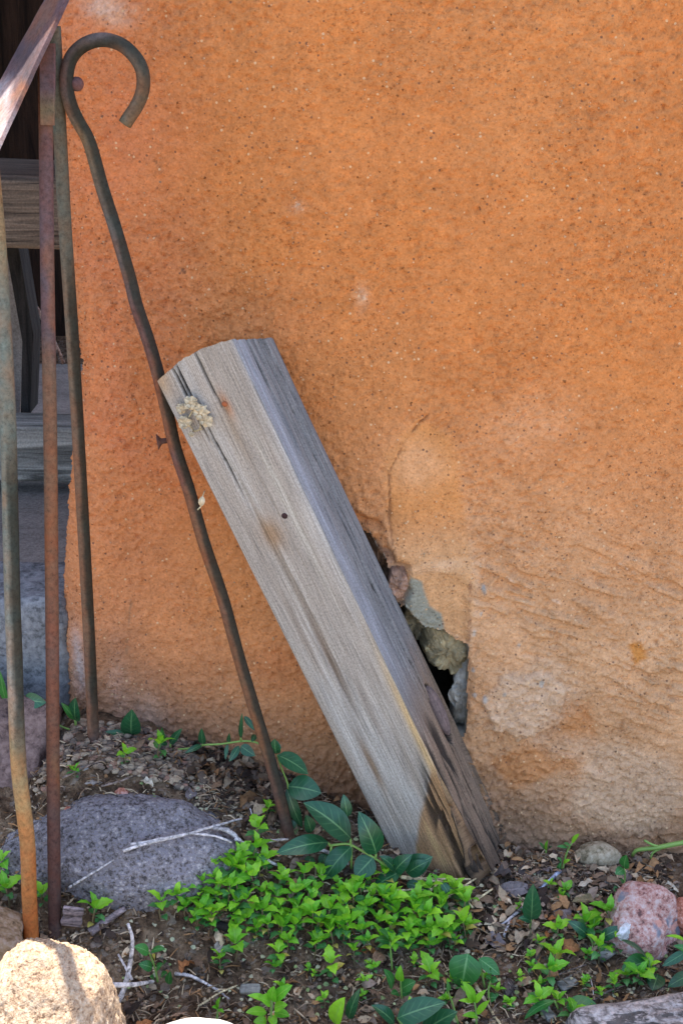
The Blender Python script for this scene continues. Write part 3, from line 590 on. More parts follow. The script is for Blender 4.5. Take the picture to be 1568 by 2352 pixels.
# flat handrail: left and right edge lines of its sunlit face
def flat_bar(name, L, R, th, parent, stops, seed, label=None):
    n = 70; V = []
    L = catmull(L, .004); 
    Lr = np.stack([np.interp(np.linspace(0, 1, n), np.linspace(0, 1, len(L)), L[:, i]) for i in range(3)], -1)
    R = catmull(R, .004); Rr = np.stack([np.interp(np.linspace(0, 1, n), np.linspace(0, 1, len(R)), R[:, i]) for i in range(3)], -1)
    T = np.gradient((Lr+Rr)/2, axis=0); T /= np.linalg.norm(T, axis=1)[:, None]; u = Rr-Lr; nn = np.cross(T, u); nn /= np.linalg.norm(nn, axis=1)[:, None]
    if nn[:, 2].mean() < 0: nn = -nn
    prof = [(0, -.08), (.02, 0), (.12, 0), (.25, 0), (.4, 0), (.55, 0), (.7, 0), (.85, 0), (.96, 0), (1, -.12), (1, -.88), (.97, -1), (.03, -1), (0, -.9)]
    jitn = .0007
    for s, d in prof: V.append(Lr+u*s+nn*(d*th)[:, None] if hasattr(th, '__len__') else Lr+u*s+nn*d*th)
    V = np.stack(V, 1).reshape(-1, 3); V[:, 2] += jitn*2*(fbm3(V[:, 0]*70, V[:, 1]*70, V[:, 2]*70, seed, 3)-.5); m_ = len(prof)
    Fq = grid_faces(n, m_, True).tolist()+[list(range(m_)), list(range((n-1)*m_, n*m_))[::-1]]
    t = np.repeat(np.linspace(0, 1, n), m_)
    return mk(name, V, Fq, RUST, parent, col=rust_cols(V, t, t*0, stops, seed), smooth=False, label=label)
HB = [(0, (.17, .105, .105)), (.3, (.15, .095, .10)), (.5, (.10, .07, .075)), (.62, (.15, .10, .105)), (.70, (.46, .36, .345)), (1, (.5, .4, .38))]  # pale last stops: sunlight on the lower rail put into the colour
flat_bar('handrail', [P(128, -50, .035), P(101, 0, .015), P(84, 31, .0), P(40, 110, -.012), P(0, 184, -.034), P(-50, 275, -.068)],
         [P(172, -50, -.02), P(148, 0, -.038), P(126, 48, -.054), P(68, 170, -.092), P(0, 318, -.135), P(-50, 425, -.17)], .0045, rail, HB, 87)
flat_bar('strap', [P(94, 100, -.045), P(95, 180, -.046), P(97, 286, -.047)], [P(129, 100, -.046), P(129, 180, -.047), P(127, 288, -.048)], -.005, rail, [(0, PB), (.5, (.2, .13, .14)), (.75, (.26, .2, .12)), (1, (.36, .19, .12))], 89)

# ------------------------------------------------------------ the shepherd's hook
hook = thing('shepherd_hook', 'rusty iron shepherd hook with a curled top leaning behind the grey post', 'hook', P(663, 1925, -.05))
hp = [(287, 285), (298, 268), (312, 247), (325, 219), (330, 187), (325, 156), (309, 129), (283, 105), (253, 93), (225, 92), (199, 100), (177, 116), (162, 137), (155, 163), (153, 192), (157, 220), (166, 250), (181, 281), (198, 310), (209, 337), (219, 372), (237, 437), (259, 505), (280, 575), (300, 645), (314, 702), (341, 782), (364, 861), (384, 945), (403, 1030), (434, 1125), (469, 1248), (512, 1375), (547, 1503), (586, 1634), (621, 1750), (645, 1840), (656, 1885), (668, 1945)]
HF = PG(664, 1925).y
def hookY(py): return -.018+(HF+.018)*max(0, (py-300)/1625)**1.7
rod('hook_rod', [P(a, b, hookY(b)) for a, b in hp], .0059, [(0, (.24, .19, .12)), (.08, (.15, .125, .10)), (.16, (.20, .13, .11)), (.22, (.26, .2, .12)), (.3, (.17, .15, .125)), (.38, (.19, .105, .09)), (.6, (.23, .105, .07)), (.8, (.25, .12, .06)), (.95, (.15, .085, .06)), (1, DK)], hook, 91, patina=1, prange=(.03, .97), step=.003)
def lathe(name, base, d, prof, mat, parent, colr, n=14):
    d = Vector(d).normalized(); a = d.orthogonal().normalized(); b = d.cross(a); V = []
    for s, r in prof:
        for k in range(n):
            q = Vector(base)+d*s+(a*math.cos(2*math.pi*k/n)+b*math.sin(2*math.pi*k/n))*r; V.append(q[:])
    V = np.array(V); Fq = grid_faces(len(prof), n, True).tolist()+[list(range(n))[::-1], list(range((len(prof)-1)*n, len(prof)*n))]
    return mk(name, V, Fq, mat, parent, col=np.tile(colr, (len(V), 1)))
bp = P(169, 196, -.016); lathe('bolt_head', bp+Vector((0, .012, 0)), (0.25, -1, .1), [(0, .0045), (.006, .0048), (.010, .0062), (.013, .006), (.016, .0045), (.018, .002)], RUST, hook, (.16, .085, .08))
bp = P(394, 1010, -.022); lathe('screw', bp, (-1, -.15, -.12), [(0, .0026), (.008, .0026), (.0085, .0027), (.0095, .0032), (.0105, .0044), (.0125, .0072), (.0132, .0075), (.0134, .004)], RUST, hook, (.13, .075, .06))

# ------------------------------------------------------------ the leaning post
R0 = np.array(P(536, 779, -.078)); R1 = np.array(P(1112, 1998, -.066))
axv = R1-R0; PL = np.linalg.norm(axv); axv /= PL
best = None
for i in range(200):
    dy = .002+.0004*i; q = np.array(P(357, 878, R0[1]+dy))-R0; e = abs(np.linalg.norm(q-axv*np.dot(q, axv))-.089)
    if best is None or e < best[0]: best = (e, q)
q = best[1]; ta = np.dot(q, axv); uu = q-axv*ta; uu /= np.linalg.norm(uu)
vv = np.cross(axv, uu); vv = vv if vv[1] > 0 else -vv
post = thing('fence_post', 'weathered grey square timber post leaning against the orange wall', 'post', Vector(R1)+Vector((-.03, .02, -.02)))
# profile: around the section, four faces; front face runs from left edge (s=0) to the ridge, right face from ridge to back corner
NF, NL = 96, 540; Wd = .089
tl = np.linspace(0, 1, NL)
def face(a0, a1, n): return np.linspace(a0, a1, n, endpoint=False)
sec = np.concatenate([np.stack([face(Wd, 0, NF), np.zeros(NF)], -1), np.stack([np.zeros(NF), face(0, Wd, NF)], -1), np.stack([face(0, Wd, 20), np.full(20, Wd)], -1), np.stack([np.full(20, Wd), face(Wd, 0, 20)], -1)])
per = np.concatenate([face(0, Wd, NF), face(Wd, 2*Wd, NF), face(2*Wd, 3*Wd, 20), face(3*Wd, 4*Wd, 20)])
ns = len(sec); U, Lg = np.meshgrid(per, tl*PL, indexing='xy')     # (NL, ns)
SA = np.tile(sec[:, 0], (NL, 1)); SB = np.tile(sec[:, 1], (NL, 1))
# ease the corners
def ease(a, b, r):
    ca = np.clip(a, r, Wd-r); cb = np.clip(b, r, Wd-r); da, db = a-ca, b-cb; L_ = np.maximum(np.abs(da)+np.abs(db), 1e-9); ln = np.hypot(da, db)
    k = np.where((np.abs(da) > 1e-9) & (np.abs(db) > 1e-9), r/np.maximum(ln, 1e-9)*np.minimum(1, L_/r), 1); return ca+da*np.minimum(k, 1.0), cb+db*np.minimum(k, 1.0)
SA, SB = ease(SA, SB, .0045)
na = np.where((U < Wd), 0, np.where(U < 2*Wd, -1., np.where(U < 3*Wd, 0, 1.))); nbb = np.where(U < Wd, -1., np.where(U < 2*Wd, 0, np.where(U < 3*Wd, 1., 0)))
gu = U+.0035*(fbm2(U*20, Lg*7, 101, 3)-.5)*2
grn = fbm2(gu*520, Lg*5, 102, 3); grn2 = fbm2(gu*190, Lg*3, 103, 2)
dep = -.0009*(1-grn)-.0007*sst(.55, .25, grn2)
front = U < Wd; rightf = (U >= Wd) & (U < 2*Wd)
def crack(u0, l0, l1, wdt, dpt, drift=.0, wob=.0012, seed=1):
    lt = np.clip((Lg-l0)/(l1-l0), 0, 1); uc = u0+drift*lt+wob*(fbm2(Lg*30, 0*Lg, seed, 3)-.5)*2
    k = np.where((Lg > l0) & (Lg < l1), np.sqrt(np.clip(4*lt*(1-lt), 0, 1)) if l0 > 0.001 else np.sqrt(np.clip(1-lt, 0, 1)), 0)
    return dpt*k*sst(wdt*1.0, wdt*.35, np.abs(U-uc))
ck = 0
top = -.02
for i, a in enumerate([(q0, q1, q2, max(q3*1.5, .0011), q4, q5) if (q1 < 0 or q0 > Wd) else (q0, q1, q2, .0008, q4*.5, q5) for q0, q1, q2, q3, q4, q5 in [(.021, top, .085, .0011, .006, .002), (.0255, top, .15, .0010, .006, .004), (.048, top, .065, .0009, .005, .002), (.031, .09, .24, .0008, .003, .004), (.036, .14, .34, .0007, .003, .003), (.052, .12, .26, .0006, .002, .004), (.03, .22, .45, .0010, .002, .006), (.02, .33, .5, .0008, .002, .004), (.042, .3, .5, .0006, .002, .004), (.06, .03, .2, .0005, .0015, .004), (.012, .06, .2, .0005, .0015, .003),
                       (Wd+.030, top, .12, .0010, .006, .0), (Wd+.042, top, .2, .0012, .006, -.002), (Wd+.052, top, .62*.7, .0010, .007, .012), (Wd+.063, top, .25, .0009, .005, .0), (Wd+.07, .02, .2, .001, .005, .0), (Wd+.05, .17, .47, .0012, .009, .004), (Wd+.036, .2, .34, .0008, .003, .0), (Wd+.025, .1, .3, .0006, .002, .0), (Wd+.06, .3, .5, .001, .004, .004), (Wd+.046, top, .33, .0009, .005, .004), (Wd+.057, .0, .4, .0009, .005, .006), (Wd+.075, .05, .4, .0009, .004, .0)]]):
    ck = ck+crack(*a, seed=200+i)
ck = ck+.0016*sst(.60, .75, grn2)*rightf*sst(Wd+.012, Wd+.03, U)
ck = ck+.0015*sst(.62, .72, fbm2(gu*300, Lg*5, 105, 2))*sst(.46, .56, Lg/PL)*0
ck = ck+.0035*sst(.54, .66, fbm2(gu*150+Lg*14, Lg*26, 131, 3))*sst(.80*PL, .88*PL, Lg)*sst(.045, .07, U)*(.35+.65*sst(1.15*Wd, 1.0*Wd, U))
rot_ = sst(.60*PL, .98*PL, Lg+.06*(fbm2(U*30, Lg*30, 106, 3)-.5)*2-.05*np.clip(np.abs(U-Wd-.02)/.06, 0, 1.6)*.5)   # decay towards the foot, mostly at the ridge
fur = sst(.50, .66, fbm2(gu*210, Lg*9, 108, 3))
frot = sst(.70*PL, .9*PL, Lg+.9*np.clip(U-.055, -.03, .05))*(U < 2*Wd)
ck = ck+.0040*fur*frot*sst(.050, .075, U)*sst(2.0*Wd, 1.6*Wd, U)
ridge = np.exp(-((U-Wd)/.014)**2); dep = dep-ridge*.012*sst(.78*PL, 1.0*PL, Lg)*(.5+fbm2(U*100, Lg*22, 110, 3))
rn = rightf*sst(.45*PL, PL, Lg)*sst(Wd+.05, Wd+.085, U)*.012; dep = dep-rn*.6
# hollow with a knot on the right face
kn_u, kn_l = Wd+.066, .745*PL
kd = np.hypot((U-kn_u)/.013, (Lg-kn_l)/.034); ck = ck+.010*sst(1.15, .95, kd)
dep = dep-ck
DA, DB = SA+na*0, SB
OFF = dep
PV = R0[None, None, :]+axv[None, None, :]*Lg[..., None]+uu*SA[..., None]+vv*(SB*(.84+.10*sst(.1, .5, Lg)))[..., None]
nrmv = (uu[None, None, :]*na[..., None]+vv[None, None, :]*nbb[..., None])
PV = PV+nrmv*OFF[..., None]
# cut ends: slope the top along the photographed saw line, ragged foot
topcut = (ta*(SA/Wd)) + .006*np.sin(np.clip(SA/Wd, 0, 1)*math.pi)*-1 + .028*SB/Wd + .0010*(fbm2(U*160, 0*U, 111, 3)-.5)*2
foot = .012*(fbm2(U*60, 0*U, 112, 3)-.5)*2
tn = tl[:, None]
PV = PV+axv[None, None, :]*(topcut*(1-tn)**6 + foot*tn**6 + 0.018*tn**6)[..., None]
pc = np.zeros(U.shape+(3,))+C(.39, .345, .292)
n1 = fbm2(gu*60, Lg*5, 121, 4)[..., None]; n2 = fbm2(gu*150, Lg*11, 122, 3)[..., None]
pc = blend(pc, (.44, .415, .375), sst(.5, .68, n1)*.6); pc = blend(pc, (.28, .235, .19), sst(.48, .34, n1)*.4)
pc = blend(pc, (.215, .165, .115), (sst(.005, .0015, np.abs(gu-.031-.02*np.clip(Lg, 0, .55)))*sst(.1, .2, Lg)*sst(.40, .33, Lg))[..., None]*.6)
for (u0, l0, su, sl_, cc, k) in [(.054, .055, .004, .012, (.36, .14, .05), .85), (.050, .075, .006, .03, (.33, .24, .15), .6), (.038, .182, .011, .016, (.32, .20, .11), .85), (.035, .33, .004, .06, (.15, .10, .065), .8), (.026, .44, .004, .035, (.20, .125, .07), .85), (.05, .38, .004, .05, (.19, .14, .10), .6), (.020, .30, .003, .06, (.20, .15, .11), .5), (.06, .46, .006, .04, (.22, .16, .11), .5), (.066, .165, .004, .10, (.47, .44, .37), .5), (.004, .0, .01, .02, (.45, .27, .12), .6), (.085, .44, .005, .12, (.52, .34, .14), .8), (.088, .30, .003, .12, (.42, .33, .2), .5)]:
    kk = np.exp(-(((U-u0-.0*Lg)/su)**2+((Lg-l0)/sl_)**2))*(.5+n2[..., 0]); pc = blend(pc, cc, np.clip(kk, 0, 1)[..., None]*k)
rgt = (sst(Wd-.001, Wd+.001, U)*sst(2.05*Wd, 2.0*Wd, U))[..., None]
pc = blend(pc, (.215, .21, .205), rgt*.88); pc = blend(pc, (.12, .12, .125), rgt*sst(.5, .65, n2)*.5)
bl = (np.exp(-((U-Wd-.012)/.013)**2)*sst(.40, .30, Lg))[..., None]; pc = blend(pc, (.33, .345, .37), bl*.75)  # bluish band: sky light on the right face put into the wood colour
wv_ = .010*(n1[..., 0]-.5)+.006*(n2[..., 0]-.5)
brn = np.where(U < Wd, sst(-.003, .003, U+wv_*.6-(Wd-.058*np.clip((Lg/PL-.76)/.15, 0, 1.3)))*sst(.76*PL, .80*PL, Lg), sst(.58*PL, .80*PL, Lg+.5*(U-1.5*Wd)+wv_*2))[..., None]
pc = blend(pc, (.33, .185, .085), brn*.92)
pc = blend(pc, (.40, .26, .12), brn*sst(.50, .62, n2)*.7*(U < Wd)[..., None]); pc = blend(pc, (.20, .15, .115), rgt*brn*.7)
foot_ = sst(.93*PL, 1.0*PL, Lg+.02*(n2[..., 0]-.5)*2)[..., None]; pc = blend(pc, (.07, .048, .034), foot_*.75*rgt); pc = blend(pc, (.09, .055, .035), (np.exp(-((U-Wd-.012)/.016)**2)*sst(.86*PL, .95*PL, Lg))[..., None]*.8)
pc = blend(pc, (.02, .017, .015), sst(.0010, .0030, ck)[..., None]*.85)
pc = blend(pc, (.19, .14, .125), sst(1.0, .9, kd)[..., None]*.9); 
pc *= (.85+.3*n2)
allV = np.concatenate([PV.reshape(-1, 3), PV[0].mean(0)[None], PV[-1].mean(0)[None]]); nV = NL*ns
Fq = grid_faces(NL, ns, True); capA = np.stack([np.arange(ns), np.full(ns, nV), (np.arange(ns)+1) % ns, (np.arange(ns)+1) % ns], -1)
Fl = Fq.tolist()+[[i, (i+1) % ns, nV] for i in range(ns)]+[[(NL-1)*ns+(i+1) % ns, (NL-1)*ns+i, nV+1] for i in range(ns)]
pcol = np.concatenate([pc.reshape(-1, 3), [[.2, .17, .14]], [[.08, .06, .04]]]); puv = np.concatenate([np.stack([U.ravel(), Lg.ravel(), 0*U.ravel()], -1), [[0, 0, 0], [0, .6, 0]]])
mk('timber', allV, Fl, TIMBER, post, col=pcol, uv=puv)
def on_post(u, l, out=0.0):   # a point on the front (u<Wd) or right face
    a, b = (Wd-u, 0) if u < Wd else (0, u-Wd); n_ = -vv if u < Wd else -uu
    return Vector(R0+axv*l+uu*a+vv*b+n_*out)
# knot in its hollow, nail head, nail hole
kc_ = on_post(kn_u, kn_l, -.0055); V, Fc = ICO[5]; 
kV = np.array(kc_)+V[:, :1]*axv*.030+V[:, 1:2]*vv*.0105+V[:, 2:]*uu*.006*(1+.5*(fbm3(V[:, 0]*4, V[:, 1]*9, V[:, 2]*9, 5, 3)-.5))[:, None]
kvc = np.tile([.17, .12, .105], (len(V), 1))*(.4+1.2*fbm3(V[:, 0]*2.4, V[:, 1]*7, V[:, 2]*4, 7, 4))[:, None]
mk('knot', kV, Fc, LITTER, post, col=kvc)
lathe('nail_head_or_hole', on_post(.0536, .052, -.001), -vv, [(0, .0022), (.0012, .0026), (.0018, .002)], RUST, post, (.30, .11, .05))
lathe('nail_head_or_hole', on_post(.0585, .169, -.0022), -vv, [(0, .0030), (.0016, .0032), (.0022, .0024)], RUST, post, (.05, .025, .025))  # dark disc for the nail hole, its shade put into the colour

# ------------------------------------------------------------ leaves
def leafgeo(B, T, wd, nrm=None, roll=0.0, fold=.18, arch=.12, teeth=0, shape=.78, curl=0.0, seg=9, ruffle=0.0, seed=0):
    B = np.array(B, float); T = np.array(T, float); a = T-B; L = np.linalg.norm(a); a /= L
    if nrm is None:
        tc = np.array(CAMP)-B; tc /= np.linalg.norm(tc); nrm = tc*.65+np.array([0, 0, .6])
    n = nrm-a*np.dot(nrm, a); n /= np.linalg.norm(n); s = np.cross(a, n)
    c_, s_ = math.cos(roll), math.sin(roll); n, s = n*c_+s*s_, s*c_-n*s_
    if teeth: seg = teeth*2
    t = np.linspace(0, 1, seg+1); hw = wd/2*np.sin(np.pi*np.clip(t, 0, 1)**shape)**.72; hw[0] = wd*.02; hw[-1] = wd*.012
    if teeth: hw = hw*(1+np.where(np.arange(seg+1) % 2 == 1, -.16, .14)*(t > .25)*(t < .97))
    uc = np.array([-1, -.6, 0, .6, 1.]); V = []; UV = []
    for i in range(seg+1):
        ctr = B+a*L*t[i]+n*L*(arch*4*t[i]*(1-t[i])-curl*t[i]**3)
        for u in uc:
            rf = ruffle*hw[i]*math.sin(t[i]*17+u*2+seed) if ruffle else 0
            V.append(ctr+s*u*hw[i]+n*(fold*abs(u)*hw[i]+rf*abs(u))); UV.append((u, t[i]))
    return np.array(V), grid_faces(seg+1, 5), np.array(UV)
def add_leaf(parent, B, T, wd, mat, **kw):
    V, Fc, uv = leafgeo(B, T, wd, **kw); return mk('leaf', V, Fc, mat, parent, uv=uv)
def add_stem(parent, pts, r, mat, name='stem', sides=6, step=.004):
    V, Fc, t, a = tube(pts, r, sides, step); return mk(name, V, Fc, mat, parent)
def spot(px, py, Yr, h=.003):
    """point above the ground on the sprig's own plane"""
    q = P(px, py, Yr)
    if q.z < float(ground_z(q.x, q.y))+h: q = PG(px, py, h)
    return q
def K(b): return b*.0004
def sprig(name, label, cat, rootpx, leaves, stems, mat, tf, Yr=None, group=None, stemmat=None, stem_r=.0011):
    """leaves: (bx,by,tx,ty,width px[,opts]) and stems: lists of points, in zoomed pixels mapped by tf"""
    rp = tf(*rootpx); g = PG(*rp); yr = g.y if Yr is None else Yr
    root = thing(name, label, cat, g if Yr is None else P(rp[0], rp[1], Yr), group)
    for st in stems: add_stem(root, [spot(*tf(*p), yr) for p in st], [stem_r, stem_r*.75], stemmat or GSTEM)
    for lf in leaves:
        bx, by = tf(lf[0], lf[1]); tx, ty = tf(lf[2], lf[3]); o = dict(lf[5]) if len(lf) > 5 else {}
        dy = o.pop('dy', -.006); dyb = o.pop('dyb', -.001); mt = o.pop('mat', mat); kx = tf(1, 0)[0]-tf(0, 0)[0]
        Bp = spot(bx, by, yr+dyb); Tp = spot(tx, ty, yr+dy)
        o.setdefault('roll', random.uniform(-.35, .35)); o.setdefault('fold', random.uniform(.08, .26)); o.setdefault('arch', random.uniform(.05, .14))
        add_leaf(root, Bp, Tp, lf[4]*kx*.00041, mt, **o)
    return root
t3 = lambda x, y: (x*.4375, 1372+y*.4375)
t600 = lambda x, y: (588+x*.2875, 1656+y*.2875)
t6 = lambda x, y: (1078+x/3.2, 1862+y/3.2)
t5 = lambda x, y: (1176+x/4, 2077.6+y/4)
t4 = lambda x, y: (862.4+x/4, 2077.6+y/4)
PC = 'periwinkle'
# trailing vine along the foot of the wall
W1 = lambda px: -.004+.028*float(sst(600, 200, px))
v1 = thing('periwinkle_vine', 'thin periwinkle vine trailing along the wall foot from the left edge', 'vine', P(300, 1712, .012))
spts = [(-30, 510), (60, 570), (130, 595), (240, 635), (330, 680), (400, 705), (470, 730), (540, 745), (620, 760), (690, 782), (760, 778), (890, 797), (1000, 792), (1070, 775), (1160, 770), (1270, 755), (1340, 760), (1400, 790)]
add_stem(v1, [P(*t3(*p), W1(t3(*p)[0])) for p in spts], .0011, GSTEM)
for (bx, by, tx, ty, wd_, mt, r) in [(35, 550, 2, 385, 42, VINCAY, .2), (128, 535, 244, 552, 92, VINCA, .1), (395, 640, 322, 553, 44, VINCAY, .5), (402, 650, 398, 526, 84, VINCA, -.2), (690, 722, 694, 588, 118, VINCA, 0), (678, 722, 553, 706, 40, VINCA, .6), (895, 770, 957, 688, 46, VINCA, 0), (862, 762, 850, 683, 32, VINCAY, 0), (880, 772, 806, 752, 28, VINCA, .6), (1066, 770, 1058, 686, 44, VINCA, 0), (1060, 776, 973, 818, 34, VINCA, .4), (1265, 738, 1272, 605, 26, VINCA, .2), (1282, 624, 1342, 702, 34, VINCA, -.3), (1256, 780, 1203, 862, 42, VINCA, 0), (1265, 780, 1340, 832, 64, VINCA, 0), (1196, 770, 1184, 852, 24, VINCA, .2), (1200, 760, 1204, 712, 24, VINCA, 0), (1420, 762, 1478, 792, 52, VINCA, .1), (1340, 720, 1322, 760, 34, VINCA, 0), (640, 770, 620, 810, 26, VINCAY, 0), (735, 790, 792, 750, 32, SEED, .3)]:
    y0 = W1(t3(bx, by)[0])-.002
    add_leaf(v1, P(*t3(bx, by), y0), P(*t3(tx, ty), y0-.010), wd_*.4375*.00041, mt, roll=r*.6, fold=.16, arch=.08, nrm=np.array([random.uniform(-.2, .2), -.9, .45]))
for a_, b_ in (((690, 782), (690, 722)), ((400, 705), (400, 650)), ((400, 705), (395, 640)), ((895, 797), (895, 770)), ((1070, 775), (1066, 770)), ((1265, 757), (1265, 738))):
    add_stem(v1, [P(*t3(*a_), W1(t3(*a_)[0])), P(*t3(*b_), W1(t3(*b_)[0])-.002)], .0010, GSTEM, 'leaf_stalk')
# the big clump at the foot of the hook and the post
sprig('periwinkle_plant', 'dark glossy periwinkle shoot climbing beside the foot of the rusty hook', PC, (260, 900), [
    (160, 262, 148, 140, 95), (172, 272, 415, 424, 175, dict(roll=-.2)), (258, 522, 520, 576, 225, dict(roll=.15)), (248, 540, 368, 850, 105, dict(roll=.5)), (322, 905, 238, 770, 100)],
    [[(300, 930), (250, 700), (255, 520), (200, 370), (170, 270)]], VINCA, t600, Yr=-.052)
sprig('periwinkle_plant', 'large dark periwinkle clump with pale veins between the hook and the post', PC, (760, 1180), [
    (440, 890, 395, 750, 105, dict(dyb=.006, dy=.006)), (728, 770, 697, 585, 98, dict(dyb=.012, dy=.016)), (754, 940, 378, 652, 262, dict(roll=.1, dy=-.004)), (575, 970, 155, 1062, 168, dict(roll=-.15, dy=-.02)), (957, 1062, 818, 722, 205, dict(roll=-.1, dy=.0)),
    (762, 1005, 545, 1270, 190, dict(roll=.1, dy=-.03, h=0) if 0 else dict(roll=.1, dy=-.012)), (935, 1092, 790, 1245, 190, dict(dy=-.010)), (1108, 1195, 985, 1080, 105), (1104, 1203, 1245, 1066, 140, dict(dy=-.008)), (1195, 1205, 1408, 1085, 190, dict(dyb=.004, dy=.0, roll=.3)), (1215, 1210, 1375, 1120, 120, dict(dy=-.004)), (1142, 1212, 935, 1345, 140, dict(dy=-.012)),
    (1148, 1240, 1195, 1178, 32, dict(mat=VINCAY)), (1085, 1350, 1130, 1255, 60, dict(mat=VINCAY)), (560, 1060, 515, 1190, 110, dict(dyb=.01, dy=.006)), (440, 1080, 400, 1190, 90, dict(dyb=.01, dy=.008)), (1220, 1330, 1400, 1370, 120, dict(dy=-.01)), (1200, 1300, 1330, 1330, 90), (1480, 1290, 1540, 1390, 70)],
    [[(590, 995), (680, 982), (750, 985), (850, 1040), (940, 1092), (1100, 1202), (1150, 1240)], [(754, 980), (756, 940)], [(955, 1090), (957, 1062)], [(590, 995), (575, 970)], [(760, 990), (760, 1180)], [(600, 990), (590, 1130)]], VINCA, t600, Yr=-.085, stem_r=.0014)
sprig('periwinkle_shoot', 'single upright blue green periwinkle leaf right of the post', PC, (446, 870), [(452, 800, 466, 537, 142, dict(roll=0, fold=.3)), (450, 812, 357, 790, 64)], [[(444, 865), (450, 800)]], VINCA, t6)
sprig('round_leaf_sprout', 'sprout with two round green leaves below the tan stone', 'sprout', (1120, 570), [(1134, 420, 1152, 326, 92, dict(mat=VINCAY)), (1130, 428, 1070, 468, 74, dict(mat=VINCAY)), (1130, 545, 1105, 500, 36, dict(mat=SEEDLOW)), (1090, 580, 1030, 575, 50, dict(mat=SEEDLOW))], [[(1120, 570), (1140, 500), (1134, 425)]], VINCAY, t6)
sprig('tiny_sprout', 'tiny green sprouts left of the tan stone at the wall foot', 'sprout', (680, 450), [(650, 445, 672, 376, 40, dict(mat=VINCAY)), (675, 390, 640, 345, 40, dict(mat=SEEDLOW)), (690, 385, 740, 360, 34, dict(mat=SEED)), (750, 235, 806, 170, 44, dict(mat=SEED)), (740, 260, 690, 240, 40, dict(mat=SEEDLOW)), (720, 270, 640, 262, 30)], [[(680, 450), (690, 390), (720, 290), (755, 230)]], SEEDLOW, t6)
sprig('tiny_sprout', 'tiny pale sprout against the wall nearest the post', 'sprout', (560, 300), [(558, 292, 572, 216, 30, dict(mat=SEED)), (570, 285, 606, 265, 30, dict(mat=VINCA)), (545, 285, 505, 235, 46, dict(mat=SEEDLOW))], [[(560, 310), (560, 285)]], SEEDLOW, t6, Yr=-.005)
gs = thing('green_stem', 'bare bright green stem reaching in from the right edge by the wall', 'stem', P(*t6(1200, 330), -.01))
add_stem(gs, [P(*t6(*p), y) for p, y in (((1195, 330), -.01), ((1222, 292), -.014), ((1300, 280), -.016), ((1390, 268), -.018), ((1480, 250), -.02), ((1600, 228), -.022))], [.0018, .0026, .0026], GSTEM)
add_stem(gs, [P(*t6(*p), -.018) for p in ((1400, 268), (1330, 246), (1283, 218))], [.0016, .0012], GSTEM, 'side_shoot')
add_stem(gs, [P(*t6(*p), -.018) for p in ((1400, 276), (1345, 308), (1328, 352))], [.0016, .001], GSTEM, 'side_shoot')
# periwinkles to the right
sprig('periwinkle_shoot', 'dark periwinkle leaves beside the white patch of the pink rock', PC, (740, 390), [(690, 285, 508, 152, 118), (812, 312, 1037, 212, 118, dict(roll=.2))], [[(740, 380), (720, 320), (690, 285)], [(740, 380), (812, 312)]], VINCA, t5)
sprig('periwinkle_shoot', 'broad periwinkle leaves in front of the foot of the pink rock', PC, (1290, 660), [(1238, 492, 995, 325, 120, dict(roll=.6)), (1262, 518, 1000, 606, 200, dict(mat=VINCAY, roll=-.1)), (1336, 640, 1285, 790, 175, dict(roll=0))], [[(1290, 660), (1262, 560), (1250, 490)], [(1290, 660), (1336, 640)]], VINCA, t5)
sprig('periwinkle_shoot', 'periwinkle leaves cut off by the right edge beside the grey slab', PC, (1560, 760), [(1600, 430, 1375, 565, 92, dict(roll=-.4)), (1660, 640, 1425, 758, 135), (1600, 350, 1405, 290, 52, dict(mat=SEED)), (1620, 425, 1478, 378, 66, dict(mat=VINCAY))], [[(1600, 760), (1620, 560), (1640, 400)]], VINCA, t5)
sprig('periwinkle_shoot', 'wide pointed periwinkle leaf lying left of the grey layered slab', PC, (470, 960), [(488, 940, 805, 962, 195, dict(mat=VINCAY, roll=-.1)), (505, 960, 575, 965, 10)][:1], [[(440, 975), (488, 940)]], VINCA, t5)
sprig('periwinkle_shoot', 'folded periwinkle leaf near the bottom edge left of the wide leaf', PC, (300, 1040), [(384, 884, 108, 1055, 95, dict(roll=.3, mat=VINCAY))], [[(384, 884), (420, 960)]], VINCA, t5)
sprig('periwinkle_shoot', 'round dark green leaf with radiating pale veins and a smaller leaf beside it', PC, (1000, 760), [(848, 452, 790, 775, 300, dict(roll=0, shape=.62, fold=.08)), (948, 496, 1138, 645, 130, dict(roll=.2))], [[(1000, 760), (960, 560), (948, 496)], [(940, 600), (848, 452)]], VINCAY, t4)
sprig('periwinkle_plant', 'big dark periwinkle leaves at the bottom edge', PC, (330, 1180), [(198, 1042, 640, 900, 225, dict(roll=.1)), (420, 1190, 752, 985, 225, dict(roll=-.1)), (170, 1098, -40, 925, 135), (560, 1150, 700, 1100, 100)], [[(330, 1180), (230, 1090), (198, 1042)], [(330, 1180), (420, 1190)]], VINCA, t4)
sprig('star_sprig', 'bright green sprig of narrow pointed leaves at the bottom edge', 'sprig', (925, 1110), [(902, 892, 798, 708, 98, dict(mat=SEED)), (900, 890, 762, 882, 44), (908, 900, 1014, 782, 58), (930, 1005, 1048, 878, 62), (940, 1035, 795, 1022, 66), (905, 900, 890, 830, 40)], [[(925, 1110), (920, 980), (904, 890)]], SEED, t4)
sprig('curled_shoot', 'pale green curled shoot with an unopened tip near the bottom', 'shoot', (755, 1100), [(660, 800, 655, 698, 46)], [[(755, 1100), (702, 900), (668, 815), (656, 740)]], SEEDLOW, t4)
